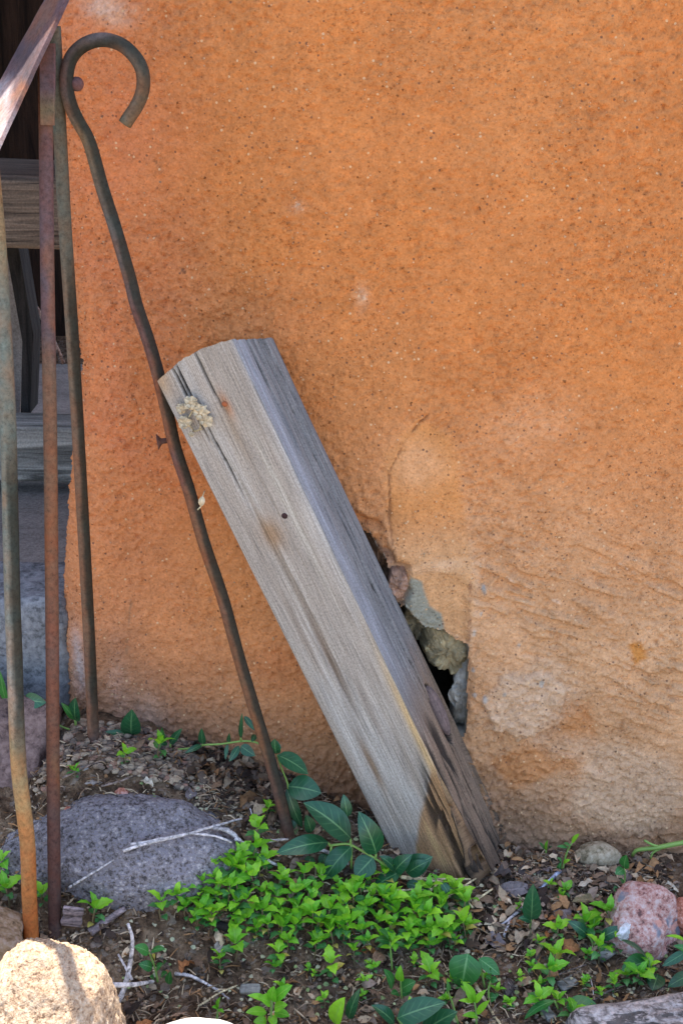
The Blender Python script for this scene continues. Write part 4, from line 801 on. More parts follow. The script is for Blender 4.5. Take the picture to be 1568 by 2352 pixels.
sprig('young_sprig', 'pale green sprig of soft oval leaves left of the round leaf', 'sprig', (240, 860), [(152, 772, 72, 592, 112), (242, 772, 368, 705, 120), (226, 705, 230, 556, 84, dict(mat=SEED)), (215, 820, 140, 820, 84), (240, 812, 334, 800, 74), (228, 640, 175, 570, 60)], [[(240, 860), (232, 760), (228, 690)]], VINCAY, t4)
sprig('young_sprig', 'olive green curled sprout in the middle of the seedling patch', 'sprig', (150, 600), [(122, 335, 28, 232, 100, dict(roll=.5)), (130, 345, -5, 330, 95), (140, 390, 40, 395, 50, dict(mat=SEED)), (140, 380, 210, 320, 44, dict(mat=SEED))], [[(150, 600), (140, 460), (128, 340)]], VINCAY, t4)
sprig('small_shoot', 'small dark leafed shoot right of the round leaf', 'shoot', (1040, 890), [(1060, 690, 1010, 655, 60), (1060, 690, 1120, 700, 70), (1050, 640, 1040, 590, 60), (1038, 860, 1115, 850, 90)], [[(1040, 890), (1036, 760), (1060, 690)]], VINCAY, t4)
sprig('oval_sprig', 'soft oval leafed sprig left of the bare twig by the sunlit rock', 'sprig', (1420, 800), [(1370, 520, 1235, 465, 110), (1390, 510, 1520, 490, 80), (1400, 660, 1275, 625, 100), (1440, 680, 1500, 620, 70), (1500, 640, 1530, 600, 60), (1550, 810, 1568, 690, 70), (1420, 590, 1395, 535, 60, dict(mat=YELLOW)), (1420, 780, 1375, 740, 70), (1480, 740, 1540, 700, 60)], [[(1450, 790), (1430, 680), (1390, 560), (1370, 520)]], VINCAY, lambda x, y: (x/4, 2058+y/4))
sprig('tall_sprig', 'pale glossy sprig at the bottom edge right of the bright stone', 'sprig', (1420, 1130), [(1400, 1060, 1290, 1060, 55), (1420, 1010, 1360, 985, 70), (1440, 990, 1535, 915, 60), (1400, 1000, 1300, 970, 40), (1430, 1000, 1440, 920, 60), (1440, 1060, 1520, 1080, 60), (1440, 1040, 1510, 1020, 55), (1400, 1100, 1330, 1110, 50), (1410, 1080, 1450, 1130, 50)], [[(1420, 1130), (1425, 1040), (1430, 990)]], SEED, lambda x, y: (x*.4375, 1862+y*.4375))
sprig('thin_sprout', 'thin young sprout alone near the bottom edge', 'sprout', (1140, 1100), [(1145, 1035, 1158, 978, 26), (1145, 1040, 1112, 1032, 26), (1146, 1045, 1176, 1060, 24)], [[(1138, 1100), (1145, 1040)]], SEED, lambda x, y: (x*.4375, 1862+y*.4375))
sprig('pale_leaf_shoot', 'translucent yellow green leaf standing at the bottom edge', 'shoot', (768, 2360), [(768, 2352, 792, 2290, 40, dict(mat=SEED, fold=.3)), (800, 2340, 826, 2270, 26, dict(mat=VINCA))], [[(768, 2362), (769, 2348)]], SEED, lambda x, y: (x, y))

# ------------------------------------------------------------ seedlings
def make_seedling(seed):
    r = random.Random(seed); root = thing('seedling', 'x', 'seedling', (0, 0, 0)); h = r.uniform(.012, .021)
    V, Fc, t, a = tube([(0, 0, -.004), (r.uniform(-.002, .002), r.uniform(-.002, .002), h*.5), (0, 0, h)], [.0006, .0005], 5, .006); mk('stem', V, Fc, RSTEM, root)
    a0 = r.uniform(0, 6.28)
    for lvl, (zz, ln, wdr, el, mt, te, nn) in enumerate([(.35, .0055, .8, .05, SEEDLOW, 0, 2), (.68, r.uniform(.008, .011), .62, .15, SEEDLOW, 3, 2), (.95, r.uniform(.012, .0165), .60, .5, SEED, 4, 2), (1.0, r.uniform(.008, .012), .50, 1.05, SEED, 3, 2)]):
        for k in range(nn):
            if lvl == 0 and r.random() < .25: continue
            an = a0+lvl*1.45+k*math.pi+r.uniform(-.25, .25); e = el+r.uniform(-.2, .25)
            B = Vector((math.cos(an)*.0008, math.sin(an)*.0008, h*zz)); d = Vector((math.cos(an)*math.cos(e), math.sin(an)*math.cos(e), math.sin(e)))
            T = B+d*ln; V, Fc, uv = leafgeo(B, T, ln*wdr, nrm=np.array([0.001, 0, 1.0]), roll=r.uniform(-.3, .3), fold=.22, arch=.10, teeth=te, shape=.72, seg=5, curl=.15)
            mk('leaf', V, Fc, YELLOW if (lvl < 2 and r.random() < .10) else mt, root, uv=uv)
    return root
protos = [make_seedling(500+i) for i in range(8)]
used = set()
def place_seedling(px, py, label, sc=1.0, group=None):
    i = random.randrange(8); g = PG(px, py)
    if i in used: o = copy_tree(protos[i])
    else: o = protos[i]; used.add(i)
    o.location = g-Vector((0, 0, .001)); o.rotation_euler = (random.uniform(-.15, .15), random.uniform(-.15, .15), random.uniform(0, 6.28)); o.scale = (sc,)*3
    o['label'] = label
    if group: o['group'] = group
dense = [(318, 2030), (360, 2000), (440, 1985), (540, 1975), (600, 2000), (700, 2032), (790, 2040), (860, 2050), (950, 2060), (1060, 2066), (1088, 2110), (1070, 2185), (1000, 2205), (900, 2200), (800, 2190), (690, 2180), (600, 2172), (520, 2158), (420, 2135), (322, 2105)]
pts_ = []; rr = random.Random(3); tries = 0
while len(pts_) < 118 and tries < 20000:
    tries += 1; q = (rr.uniform(310, 1090), rr.uniform(1940, 2210))
    if inpoly(np.array([q[0]]), np.array([q[1]]), dense)[0] and all(math.hypot(q[0]-a, (q[1]-b)*1.5) > 28 for a, b in pts_): pts_.append(q)
BC = Vector(P(300, 1975, -.085))
pts_ = [q for q in pts_ if sum(((PG(*q)[i]-BC[i])/(.118, .062, .068)[i])**2 for i in range(3)) > 1]
for q in pts_: place_seedling(*q, 'bright green toothed seedling in the dense carpet in front of the post', rr.uniform(.75, 1.5), 'seedlings in the dense carpet')
for (a, b, s, lab) in [(455, 2133, 1, 'seedling at the lower left corner of the carpet above the dark bark strip'), (492, 2142, .9, 'short seedling touching the dark bark strip'), (538, 2203, 1.5, 'larger pale seedling right of the brown curled leaf'), (507, 2240, 1.1, 'seedling right of the orange torn leaf by the curved twig'), (590, 2166, 1.0, 'seedling just right of the dark bark strip'), (639, 2222, 1.2, 'lowest seedling left of the gap in the middle of the soil'), (664, 2187, 1.0, 'seedling under the middle of the carpet left of a pair'), (719, 2198, 1.2, 'wide seedling below the middle of the carpet'), (766, 2262, 1.4, 'lone toothed seedling on bare soil below the middle of the patch'), (814, 2218, .9, 'small seedling left of the rust red curled leaf'), (784, 2172, 1.1, 'flat topped seedling at the lower edge of the carpet above the tan leaf'), (989, 2265, 1.4, 'tall seedling standing left of the round veined leaf'), (1009, 2172, 1.5, 'big seedling at the lower right corner of the carpet'), (960, 2180, 1.2, 'seedling left of the big one at the lower right corner of the carpet'), (930, 2170, 1.1, 'seedling above the olive green curled sprout'), (720, 2250, .5, 'tiny seedling on the soil left of the lone one'), (1040, 2190, .8, 'small seedling above the round veined leaf'), (860, 2240, .6, 'tiny seedling below the rust red curled leaf')]:
    place_seedling(a, b, lab, s, 'seedlings scattered below the carpet')
for (a, b, s, lab) in [(1338, 2160, 1.5, 'toothed seedling left of the pink rock beside the dark periwinkle leaf'), (1361, 2162, 1.3, 'toothed seedling squeezed between the dark periwinkle leaves'), (1396, 2140, 1.5, 'seedling with its top leaf against the pink rock'), (1373, 2217, 1.2, 'seedling left of the grey wood chip in front of the pink rock'), (1423, 2195, 1.3, 'seedling at the lower left foot of the pink rock'), (1408, 2292, 1.0, 'lone slim seedling above the grey layered slab'), (1458, 2268, 1.2, 'seedling between the broad periwinkle leaf and the layered slab'), (1438, 2262, 1.0, 'small seedling left of the one above the layered slab'), (1253, 2272, 1.4, 'leggy seedling left of the split wood chip'), (1273, 2240, 1.5, 'leggy seedling below the torn orange leaf'), (1238, 2325, 1.4, 'seedling on top of the folded periwinkle leaf'), (1281, 2322, 1.0, 'seedling between the folded and the wide periwinkle leaf'), (1308, 2356, 1.3, 'seedling at the bottom edge under the wide periwinkle leaf'), (1273, 2172, 1.1, 'seedling left of the torn orange leaf'), (1480, 2250, 1.1, 'seedling behind the broad periwinkle leaf by the slab')]:
    place_seedling(a, b, lab, s, 'seedlings near the pink rock')
for (a, b, s, lab) in [(214, 2135, 1.4, 'seedling alone beside the brown stick behind the sunlit rock'), (105, 2082, 1.2, 'seedling squeezed between the two front railing rods'), (22, 2082, 1.4, 'seedling at the left edge left of the orange rod'), (590, 1945, 1.3, 'taller seedling standing by the pale twig near the hook foot'), (175, 1790, .8, 'narrow sprout in the gravel behind the purple boulder'), (285, 1762, 1.0, 'blue green sprout in the gravel near the wall'), (365, 1752, 1.2, 'sprout with a round leaf at the edge of the dead leaves'), (612, 1880, .9, 'sprout in the dark hollow left of the hook foot'), (10, 2010, 1.2, 'seedling on the brown soil at the far left edge')]:
    place_seedling(a, b, lab, s)

k_ = 0
for (x0, x1, y0, y1, n_) in ((1180, 1400, 2150, 2340, 12), (900, 1180, 2215, 2345, 10), (1150, 1340, 2040, 2150, 4), (560, 860, 2200, 2335, 7)):
    for _ in range(n_): place_seedling(rr.uniform(x0, x1), rr.uniform(y0, y1), 'very small seedling scattered on the leaf litter in the foreground', rr.uniform(.45, .85), 'very small foreground seedlings')
# ------------------------------------------------------------ rocks
def stone_thing(name, label, c, r, seed, mat, **kw):
    V, Fc = rock(c, r, seed, **kw); return tag(mk(name, V, Fc, mat, origin=c), label, 'rock')
stone_thing('granite_boulder', 'broad purple grey speckled boulder half buried behind the seedlings', P(300, 1975, -.085), (.120, .064, .066), 21, BOULDER, sub=6, amp=.20, freq=1.1, fine=.022)
stone_thing('sunlit_rock', 'coarse tan rock in full sun at the lower left corner crossed by a shadow', RK, tuple(RR), 22, SUNROCK, sub=6, amp=.14, freq=1.0, fine=.03)
pr = thing('pink_rock', 'pink and grey conglomerate rock with a white patch at the right', 'rock', P(1472, 2120, -.10))
V, Fc = rock(P(1472, 2122, -.10), (.036, .033, .038), 24, sub=6, amp=.4, freq=1.2, fine=.02); mk('body', V, Fc, PINK, pr)
hit = np.array(P(1438, 2140, -.12)); tc = np.array(CAMP)-hit; tc /= np.linalg.norm(tc)
cen_ = np.array(P(1472, 2122, -.10)); bestv = V[np.argmin(np.linalg.norm(np.cross(V-np.array(CAMP), tc)-np.cross(hit-np.array(CAMP), tc), axis=1)+2*np.maximum(0, -(V-cen_)@tc))]
V2, F2 = rock(bestv-tc*.001, (.0095, .004, .0085), 25, sub=5, amp=.4, freq=1.6, fine=.03, rot=.5); mk('quartz_patch', V2, F2, PALE, pr, label='white quartz patch')
stone_thing('red_stone', 'rounded brick red stone cut off by the right edge', P(1582, 2105, -.10), (.019, .017, .020), 26, RED, sub=5, amp=.2)
stone_thing('tan_stone', 'flat tan stone lying against the wall foot at the right', P(1372, 1966, -.012), (.0245, .012, .0145), 27, TAN, sub=5, amp=.22, freq=1.4)
tag(board('layered_slab', P(1560, 2352, -.235)+Vector((.01, -.02, -.012)), (.105, .05, .030), .10, LAYER, None, 28, (60, 24, 14), .006, ry=-.10, bev=.5), 'grey layered stone slab in the lower right corner', 'slab')
stone_thing('bright_stone', 'sunlit pale stone showing only its top at the bottom edge', P(445, 2444, -.30), (.052, .045, .030), 29, PALE, sub=5, amp=.08, fine=.006)
tag(board('brown_slab', P(5, 2140, -.19)+Vector((-.012, .0, -.012)), (.026, .03, .022), .2, BROWNST, None, 30, (16, 16, 12), .004, ry=.45, bev=.35), 'brown flagstone at the left edge beside the orange rod', 'slab')
for (a, b, s, lab) in [(24, 1972, .0045, 'small dull red pebble on the brown soil by the left edge'), (12, 2022, .0055, 'larger pinkish pebble low on the brown soil at the left'), (158, 1862, .0055, 'orange red flake of stone behind the purple boulder'), (280, 1822, .007, 'pinkish pebble in the gravel above the boulder'), (192, 1765, .006, 'grey pebble left of the third rod foot')]:
    g = PG(a, b); V, Fc = rock(g, (s, s*.8, s*.8), int(a)+3, sub=3, amp=.3); tag(mk('pebble', V, Fc, RED if 'grey' not in lab else SLATE, origin=g), lab, 'pebble')

# ------------------------------------------------------------ twigs and sticks
def PGB(px, py, h=0.0):     # on the boulder where the view ray meets it, else on the ground
    g = PG(px, py, h); d = np.array(ray(px, py)); c_, r_ = np.array(P(300, 1975, -.085)), np.array((.120, .064, .066))*1.0+h*.4
    o_ = (np.array(CAMP)-c_)/r_; e = d/r_; q = (o_@e)**2-(e@e)*(o_@o_-1)
    if q <= 0: return g
    b = np.array(CAMP)+d*((-(o_@e)-math.sqrt(q))/(e@e)); return Vector(b) if b[1] < g.y else g
def twig(name, label, paths, mat, r, lift=.004, cat='twig', Yl=None):
    g0 = PG(*paths[0][0]); root = thing(name, label, cat, g0)
    for i, pth in enumerate(paths):
        pts = [PGB(a, b, lift+.002*math.sin(k*2.1)) for k, (a, b) in enumerate(pth)]
        V, Fc, t, an = tube(pts, [r*(1 if i == 0 else .75), r*.6], 8, .004); V = V+(.35*r*2*(fbm3(V[:, 0]*200, V[:, 1]*200, V[:, 2]*200, 3+i, 2)-.5))[:, None]
        mk('shaft' if i == 0 else 'side_branch', V, Fc, mat, root)
    return root
twig('forked_twig', 'pale grey forked twig lying over the purple boulder', [[(283, 1955), (335, 1938), (430, 1916), (500, 1895), (556, 1880)], [(300, 1940), (380, 1925), (440, 1915), (500, 1922), (532, 1936)]], TWIG, .0017, .010)
twig('crooked_twig', 'thick pale crooked twig from the boulder into the seedlings', [[(488, 1898), (530, 1912), (556, 1936), (588, 1962), (640, 1988), (662, 2002)], [(540, 1925), (575, 1945), (600, 1972)]], TWIG, .0024, .007)
twig('short_twig', 'short straight pale twig at the hook foot', [[(598, 1934), (662, 1928)]], TWIG, .0018)
twig('short_twig', 'pale twig under the big periwinkle leaf', [[(700, 1942), (760, 1960), (800, 1985)]], TWIG, .0020, .006)
twig('thin_twig', 'thin white twig standing in the dark hollow', [[(569, 1825), (574, 1852), (584, 1890)]], TWIG, .0008, .008)
tw = thing('upright_twig', 'bare pale twig rising beside the sunlit rock', 'twig', P(244, 2352, -.24))
V, Fc, t, an = tube([P(232, 2375, -.25), P(256, 2325, -.243), P(280, 2285, -.235), P(297, 2225, -.228), P(305, 2160, -.222), P(294, 2121, -.218)], [.0030, .0022, .0013], 8, .004); mk('shaft', V, Fc, TWIG, tw)
V, Fc, t, an = tube([P(252, 2262, -.245), P(300, 2262, -.24), P(330, 2258, -.222), P(352, 2254, -.21)], [.0024, .0015], 8, .004); mk('side_branch', V, Fc, TWIG, tw)
V, Fc, t, an = tube([P(303, 2250, -.236), P(288, 2220, -.225), P(272, 2192, -.215)], [.0014, .0009], 8, .004); mk('side_branch', V, Fc, TWIG, tw)
twig('curved_twig', 'smooth pale twig curving below the oval leafed sprig', [[(402, 2236), (440, 2243), (490, 2268), (528, 2296)]], TWIG, .0019)
twig('thin_twig', 'thin tan twig crossing the curved twig', [[(455, 2312), (510, 2278), (570, 2255)]], STRAW, .0012)
twig('straw_bundle', 'dry straw stems lying across the foot of the post', [[(918, 2013), (1000, 2019), (1080, 2020)], [(920, 2017), (1010, 2024), (1078, 2036)], [(835, 2046), (960, 2043), (1064, 2035)], [(984, 2050), (1014, 2020)], [(1015, 2066), (1050, 2044), (1092, 2018)], [(1060, 2045), (1085, 2085)], [(1088, 2070), (1130, 2042)]], STRAW, .0015, .017, 'straw')
twig('blue_stick', 'pale blue grey stick behind the upright periwinkle leaf', [[(1284, 2001), (1262, 2022), (1237, 2044)]], BLUESTICK, .0024, .006)
twig('tan_twig', 'tan twig sloping down from the upright periwinkle leaf', [[(1200, 2084), (1172, 2108), (1142, 2130)], [(1172, 2112), (1160, 2138), (1156, 2154)]], TWIG, .0019, .004)
twig('brown_twig', 'long brown twig in the gravel by the third rod', [[(144, 1787), (200, 1760), (245, 1744), (318, 1722)]], TWIGB, .0013)
twig('brown_twig', 'brown twig along the upper edge of the boulder', [[(232, 1806), (280, 1793), (326, 1776)]], TWIGB, .0012)
twig('brown_stick', 'stubby purple brown stick behind the sunlit rock', [[(206, 2143), (245, 2115), (288, 2086)]], BARK, .0044, .004, 'stick')
twig('tan_twig', 'tan twig edging the lower side of the boulder', [[(160, 2038), (205, 2010), (262, 1975)]], TWIG, .0013, .005)
twig('reddish_stem', 'old reddish vine stem running down to the bottom edge', [[(1090, 2262), (1106, 2285), (1120, 2310), (1150, 2356)]], STRAW, .0018, .006, 'stem')
twig('tan_twig', 'slender twig pointing at the layered slab', [[(1355, 2300), (1400, 2275), (1440, 2262)]], TWIGB, .0014)
twig('thin_twig', 'thin white rootlet by the wood chip', [[(1354, 2245), (1361, 2275), (1362, 2305)]], TWIG, .0006)
twig('tan_twig', 'tan twig across the soil below the yellow leaf', [[(1225, 2280), (1280, 2240), (1345, 2215)], ], TWIGB, .0012)
twig('thin_twig', 'tan twig left of the lone curled leaf', [[(1020, 2105), (1060, 2095), (1100, 2090)]], STRAW, .0010)
# ------------------------------------------------------------ dead leaves and chips that can be picked out
def dead_leaf(px, py, ln, wd, ang, kind, lab, curl=.25, lift=.004):
    g = PG(px, py, lift+.002); a = Vector((math.cos(ang), math.sin(ang)*1.0, random.uniform(-.15, .25))); L = ln*.00042
    n = np.array([random.uniform(-.4, .4), -.35+random.uniform(-.3, .3), 1.0])
    V, Fc, uv = leafgeo(g-a*L/2, g+a*L/2, wd*.00046, nrm=n, roll=random.uniform(-.4, .4), fold=random.uniform(-.5, .6), arch=random.uniform(-.1, .25), curl=curl, ruffle=.35, seed=px, shape=.85, seg=12)
    V = V+.0022*(fbm3(V[:, 0]*130, V[:, 1]*130, V[:, 2]*130, int(px), 2)-.5)[:, None]
    zmin = (V[:, 2]-ground_z(V[:, 0], V[:, 1])).min(); V[:, 2] += max(0, .001-zmin)*.7
    o = mk('dead_leaf', V, Fc, DRY[kind], origin=g, uv=uv); tag(o, lab, 'dead leaf', 'dead leaves on the ground')
for a in [(337, 1797, 36, 20, -.5, 'pale', 'small pale oval dead leaf on the rim of the boulder'), (215, 1796, 42, 12, .3, 'grey', 'narrow grey dead leaf in the gravel'), (243, 2010, 50, 26, .4, 'pale', 'pale ribbed dead leaf below the boulder'), (292, 2034, 60, 26, .8, 'tan', 'long tan curled dead leaf touching the seedlings'), (270, 1985, 40, 24, .1, 'brown', 'brown crumpled dead leaf under the boulder'), (1451, 2012, 58, 40, -.6, 'purple', 'crumpled dark purple leaf behind the pink rock'), (1350, 2031, 84, 16, .75, 'pale', 'long pale narrow leaf in front of the tan stone'), (1537, 2040, 40, 20, -.6, 'pale', 'pale green tinged dead leaf near the right edge'), (1378, 2034, 40, 18, 1.3, 'tan', 'small brown twisted leaf beside the long pale leaf'), (1360, 2070, 100, 26, .15, 'olive', 'long olive brown leaf behind the seedlings at the right'), (1297, 2102, 72, 40, -.9, 'purple', 'grey purple pointed leaf right of the upright periwinkle'), (1527, 2064, 38, 24, 1.0, 'brown', 'brown leaf above the red stone'), (1203, 2165, 62, 32, .9, 'tan', 'spotted tan oval dead leaf lying alone'), (1244, 2153, 44, 18, .1, 'olive', 'narrow brown leaf beside the spotted tan leaf'), (1256, 2143, 32, 22, .3, 'rust', 'small orange brown leaf right of the upright periwinkle'), (1275, 2116, 42, 20, -.2, 'rust', 'cupped orange brown leaf under the purple leaf'), (1186, 2122, 36, 18, -.2, 'rust', 'orange brown leaf at the foot of the upright periwinkle'), (1306, 2176, 52, 30, -.1, 'rust', 'torn orange leaf between seedlings at the right'), (1137, 2162, 52, 36, -.4, 'purple', 'grey purple torn leaf above the round leaf'), (846, 2182, 54, 26, .2, 'rust', 'rust red curled leaf in the seedling gap'), (824, 2166, 50, 22, .0, 'tan', 'tan dry leaf above the rust red one'), (868, 2205, 54, 26, 1.1, 'brown', 'brown folded leaf right of the rust red one'), (430, 2226, 42, 28, 1.0, 'rust', 'orange brown torn leaf by the curved twig'), (489, 2160, 56, 22, .05, 'brown', 'brown curled leaf below the seedlings'), (505, 2185, 36, 24, .9, 'grey', 'pale grey crumpled leaf below the brown curled leaf'), (330, 2352, 60, 20, .9, 'rust', 'orange sunlit leaf at the bottom edge'), (1206, 2002, 42, 30, .5, 'dark', 'dark leaf at the wall foot'), (1160, 2018, 60, 34, .2, 'dark', 'large blackish leaf right of the post foot'), (1244, 1998, 46, 36, 1.2, 'purple', 'grey leaf standing at the wall foot'), (1180, 2044, 90, 34, -.1, 'purple', 'wide dark leaf with curled rim right of the post'), (1490, 2030, 60, 34, -.3, 'dark', 'dark crumpled leaf behind the pink rock'), (1395, 2020, 46, 26, -.5, 'grey', 'grey dead leaf below the tan stone'), (440, 1822, 44, 22, .9, 'purple', 'brown grey leaf in the pile beside the boulder'), (500, 1800, 50, 18, 1.1, 'brown', 'curled brown leaf in the pile near the hook'), (400, 1790, 36, 24, .3, 'tan', 'tan leaf at the left of the leaf pile'), (545, 1812, 46, 14, 1.2, 'rust', 'narrow orange brown leaf in the pile'), (1060, 2330, 50, 24, .6, 'brown', 'brown leaf near the bottom edge'), (1478, 2105, 0, 0, 0, '', '')]:
    if a[2]: dead_leaf(*a)
def chip(px, py, ln, wd, th, ang, mat, name, lab, cat='wood chip', tilt=0.0, up=0.0):
    g = PG(px, py, .004); o = board(name, g+Vector((0, 0, up)), (ln*.0002, wd*.0002, th), ang, mat, None, int(px), (14, 6, 2), .0016, ry=tilt, rx=.35, bev=.5); tag(o, lab, cat)
chip(1302, 2258, 50, 28, .002, .6, BENCH2, 'wood_chip', 'grey split wood chip in the soil at the right')
chip(1391, 2190, 50, 26, .0025, .7, BENCH2, 'wood_chip', 'grey wood chip in front of the pink rock')
chip(1256, 2325, 26, 46, .003, .5, BENCH2, 'wood_chip', 'grey wood chip under the folded periwinkle leaf')
chip(574, 2272, 46, 22, .003, .0, BENCH2, 'wood_chip', 'grey rounded wood chip near the curved twig')
chip(514, 2128, 60, 18, .003, -.5, DARKW, 'bark_chip', 'dark bark strip under the seedlings', 'bark')
g = P(167, 2106, -.165); tag(board('bark_plate', g, (.0095, .0018, .0135), .1, BARK, None, 66, (10, 2, 14), .002, ry=.2, rx=.3, bev=.6), 'flat pinkish grey plate of bark right of the second rod', 'bark')
# shaggy dry catkin
g = PG(1167, 2268, .004); ct = thing('dry_catkin', 'dark shaggy dry catkin lying right of the round leaf', 'catkin', g)
V, Fc = rock(g, (.0055, .013, .0045), 44, sub=3, amp=.3, rot=-.25); mk('core', V, Fc, DRY['dark'], ct, uv=np.zeros((len(V), 2)))
BV, BF = [], []
for i in range(90):
    q = Vector(V[rng.integers(len(V))]); d = Vector((random.uniform(-.5, .5), -1, random.uniform(-.1, .7)))*random.uniform(.004, .009); s = Vector((.0004, 0, .0003)); k = len(BV)
    BV += [(q-s)[:], (q+s)[:], (q+d)[:]]; BF.append([k, k+1, k+2])
o = mk('bristles', BV, BF, LITTER, ct, col=np.repeat(rng.choice([.05, .12, .3], 90)[:, None]*np.array([[1, .92, .85]]), 3, 0)); o['kind'] = 'stuff'

# ------------------------------------------------------------ dried seed husks on the post
def husk_cluster():
    root = thing('dried_seed_cluster', 'cluster of papery cream seed husks stuck to the upper face of the post', 'seed husks', on_post(.028, .085, .004))
    def hz(x, y): return (323.4+x/3.2, 725+y/3.2)
    def onf(x, y, out):   # photo point -> the front plane of the post
        d = Vector(ray(*hz(x, y))); n = Vector(vv); o_ = Vector(R0)-Vector(vv)*out; t = (o_-CAMP).dot(n)/d.dot(n); return CAMP+d*t
    for i, (x, y, r) in enumerate([(372, 637, 44), (296, 678, 32), (442, 708, 46), (480, 775, 42), (325, 780, 42), (372, 872, 16)]):
        c_ = onf(x, y, .005); R_ = r*.000125
        V, Fc = ICO[3]; k = 1+.7*(fbm3(V[:, 0]*3+i, V[:, 1]*3, V[:, 2]*3, i, 3)-.5)*2; V = V*k[:, None]*R_*np.array([1, .32, 1])+np.array(c_)
        h_ = mk('husk', V, Fc, HUSK, root, uv=np.tile([.5, .3], (len(V), 1)))
        for j in range(5):
            an = j*1.256+i; B = c_+Vector((math.cos(an)*R_*.3, -R_*.5, math.sin(an)*R_*.3)); T = c_+Vector((math.cos(an)*R_*1.15, -R_*.35, math.sin(an)*R_*1.15))
            T = T+Vector((random.uniform(-.4, .4), random.uniform(-.3, .2), random.uniform(-.4, .4)))*R_; Vp, Fp, up_ = leafgeo(B, T, R_*random.uniform(.7, 1.4), nrm=np.array([random.uniform(-.5, .5), -1, .2+random.uniform(-.4, .4)]), fold=random.uniform(-.3, .7), arch=random.uniform(-.1, .4), seg=8, ruffle=.5, seed=j+i); mk('petal', Vp, Fp, HUSK, h_, uv=up_)
    for pth in ([(345, 760), (370, 720), (385, 690)], [(355, 800), (400, 850), (440, 820), (430, 760)], [(380, 850), (450, 835)]):
        add_stem(root, [onf(x, y, .003) for x, y in pth], .0006, STRAW, 'stalk')
husk_cluster()
pd = thing('dried_pod', 'single dry papery pod hanging between the hook and the post', 'seed pod', P(463, 1150, -.05))
V, Fc, uv = leafgeo(P(466, 1139, -.05), P(462, 1163, -.05), .006, nrm=np.array([0, -1, .2]), fold=.5, arch=.2); mk('husk', V, Fc, HUSK, pd, uv=uv)
add_stem(pd, [P(462, 1163, -.05), P(454, 1171, -.05)], .0006, STRAW, 'stalk'); add_stem(pd, [P(466, 1139, -.05), P(470, 1128, -.045)], .0005, STRAW, 'stalk')

# ------------------------------------------------------------ litter that nobody could count
def scatter(name, lab, cat, n, fn, mat, seed):
    R = random.Random(seed); AV, AF, AC, k = [], [], [], 0
    for _ in range(n):
        V, Fc, c_ = fn(R); V = np.asarray(V); AV.append(V); AF += [[int(v)+k for v in f] for f in Fc]; AC.append(np.tile(c_, (len(V), 1))); k += len(V)
    o = mk(name, np.concatenate(AV), AF, mat, col=np.concatenate(AC)); tag(o, lab, cat, kind='stuff'); return o
PALT = [(.22, .14, .085), (.12, .075, .046), (.34, .24, .15), (.065, .042, .03), (.30, .16, .07), (.44, .33, .21), (.20, .145, .105), (.50, .39, .25)]
def where(R):
    z = R.random()
    if z < .75: return R.uniform(-.33, .33), R.uniform(-.30, .012)
    if z < .9: return R.uniform(-.14, -.045), R.uniform(-.06, .025)
    return R.uniform(.12, .33), R.uniform(-.06, .0)
def free(x, y): return not (abs(x+.20) < .09 and -.14 < y < -.035)
def crumb(R):
    x, y = where(R); s = R.uniform(.0008, .0028); V, Fc = ICO[1]; k = np.array([R.uniform(.6, 1.3) for _ in range(len(V))])
    V = V*k[:, None]*s*np.array([1, R.uniform(.5, 1.2), R.uniform(.4, 1)])+np.array([x, y, float(ground_z(x, y))+s*.4+.001]); return V, Fc, np.array(R.choice(PALT))*R.uniform(.5, 1.1)
scatter('soil_crumbs', 'crumbs of soil, grit and bark over the ground', 'soil crumbs', 7000, crumb, LITTER, 1)
def sliver(R):
    x, y = where(R); L = R.uniform(.004, .016); wd = R.uniform(.0006, .0018); an = R.uniform(0, 3.14); z = float(ground_z(x, y))+R.uniform(.001, .006)
    d = np.array([math.cos(an), math.sin(an), R.uniform(-.3, .3)])*L/2; s = np.array([-math.sin(an), math.cos(an), 0])*wd/2; u = np.array([0, 0, wd*.5]); c_ = np.array([x, y, z]); b = np.array([R.uniform(-.2, .2), R.uniform(-.2, .2), R.uniform(0, .3)])*L*.5
    V = [c_-d-s, c_-d+s, c_-d+u, c_+b-s, c_+b+s, c_+b+u*1.5, c_+d-s*.5, c_+d+s*.5, c_+d+u]
    return V, [(0, 1, 4, 3), (1, 2, 5, 4), (2, 0, 3, 5), (3, 4, 7, 6), (4, 5, 8, 7), (5, 3, 6, 8)], np.array(R.choice(PALT))*R.uniform(.6, 1.35)
scatter('wood_slivers', 'slivers, rootlets and broken stems over the soil', 'litter', 6500, sliver, LITTER, 2)
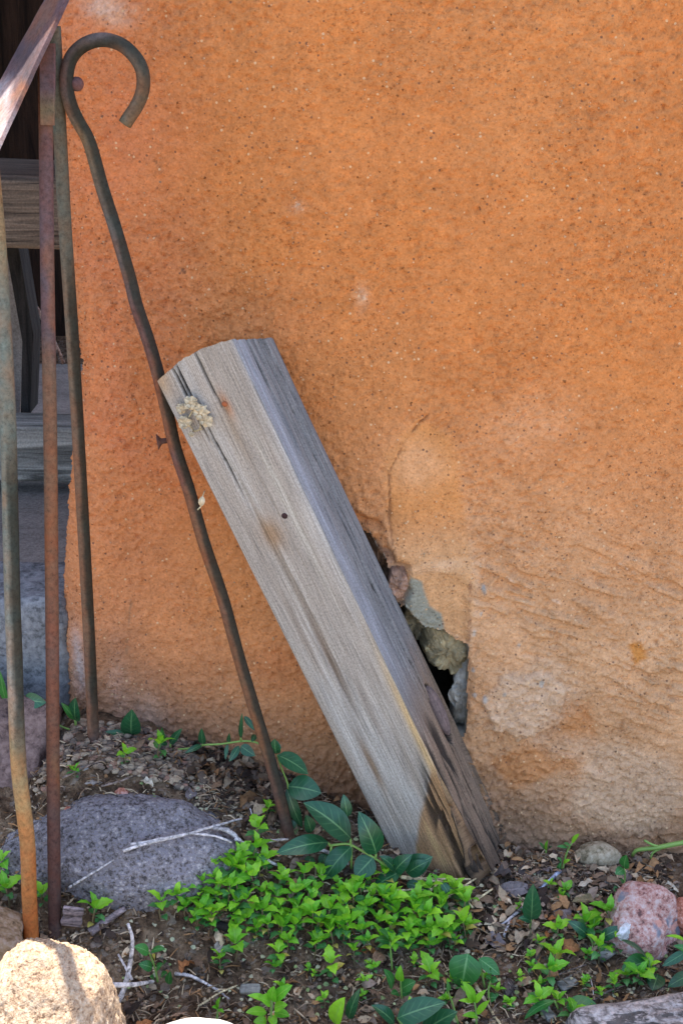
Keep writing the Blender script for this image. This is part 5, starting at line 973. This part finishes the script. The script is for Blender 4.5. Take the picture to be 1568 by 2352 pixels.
def flake(R):
    z = R.random()
    while True:
        x, y = where(R)
        if z < .35: x, y = R.uniform(-.15, -.05), R.uniform(-.055, .03)
        elif z < .6: x, y = R.uniform(.12, .34), R.uniform(-.13, .0)
        if free(x, y): break
    pile = -.15 < x < -.04 and y > -.06; L = R.uniform(.009, .020) if pile else R.uniform(.006, .017); an = R.uniform(0, 6.28); c_ = np.array([x, y, float(ground_z(x, y))+R.uniform(.002, .008)]); a = np.array([math.cos(an), math.sin(an), R.uniform(-.4, .6)])*L/2
    V, Fc, uv = leafgeo(c_-a, c_+a, L*R.uniform(.3, .65), nrm=np.array([R.uniform(-.8, .8), R.uniform(-1, .6), 1.0]), fold=R.uniform(-.7, .9), arch=R.uniform(-.3, .4), curl=R.uniform(-.4, .5), seg=5, ruffle=.4, seed=an)
    return V, Fc, np.array(R.choice(PALT[:7]))*(R.uniform(.35, 1.0) if pile else R.uniform(.5, 1.5))
scatter('leaf_litter', 'loose pile of small curled dead leaves over the soil', 'leaf litter', 2600, flake, LITTER, 3)
def gravel(R):
    while True:
        x, y = R.uniform(-.30, -.135), R.uniform(-.06, .035)
        if free(x, y) or y > -.05: break
    s = R.uniform(.0012, .0042); V, Fc = ICO[2]; V = V*(1+.25*(fbm3(V[:, 0]*2+x*99, V[:, 1]*2, V[:, 2]*2, 5, 2)-.5)*2)[:, None]*s*np.array([1, .8, .65]); V = V+np.array([x, y, float(ground_z(x, y))+s*.3+.002])
    return V, Fc, np.array(R.choice([(.22, .165, .115), (.29, .215, .145), (.15, .115, .085), (.25, .145, .10), (.35, .275, .19), (.11, .082, .064)]))
scatter('gravel', 'fine gravel round the foot of the third rod', 'gravel', 1150, gravel, LITTER, 4)
def petal_bits(R):   # pale round seeds and tiny cotyledons between the plants
    x, y = R.uniform(-.2, .32), R.uniform(-.22, -.01); s = R.uniform(.0012, .003); an = R.uniform(0, 6.28); c_ = np.array([x, y, float(ground_z(x, y))+R.uniform(.002, .007)])
    a = np.array([math.cos(an), math.sin(an), R.uniform(-.3, .3)])*s; V, Fc, uv = leafgeo(c_-a, c_+a, s*1.6, nrm=np.array([R.uniform(-.5, .5), -.5, 1]), seg=4)
    return V, Fc, np.array(R.choice([(.30, .33, .16), (.20, .26, .10), (.42, .38, .24), (.36, .36, .22)]))
scatter('seed_scales', 'pale seed scales and tiny cotyledons between the plants', 'seed scales', 420, petal_bits, LITTER, 5)
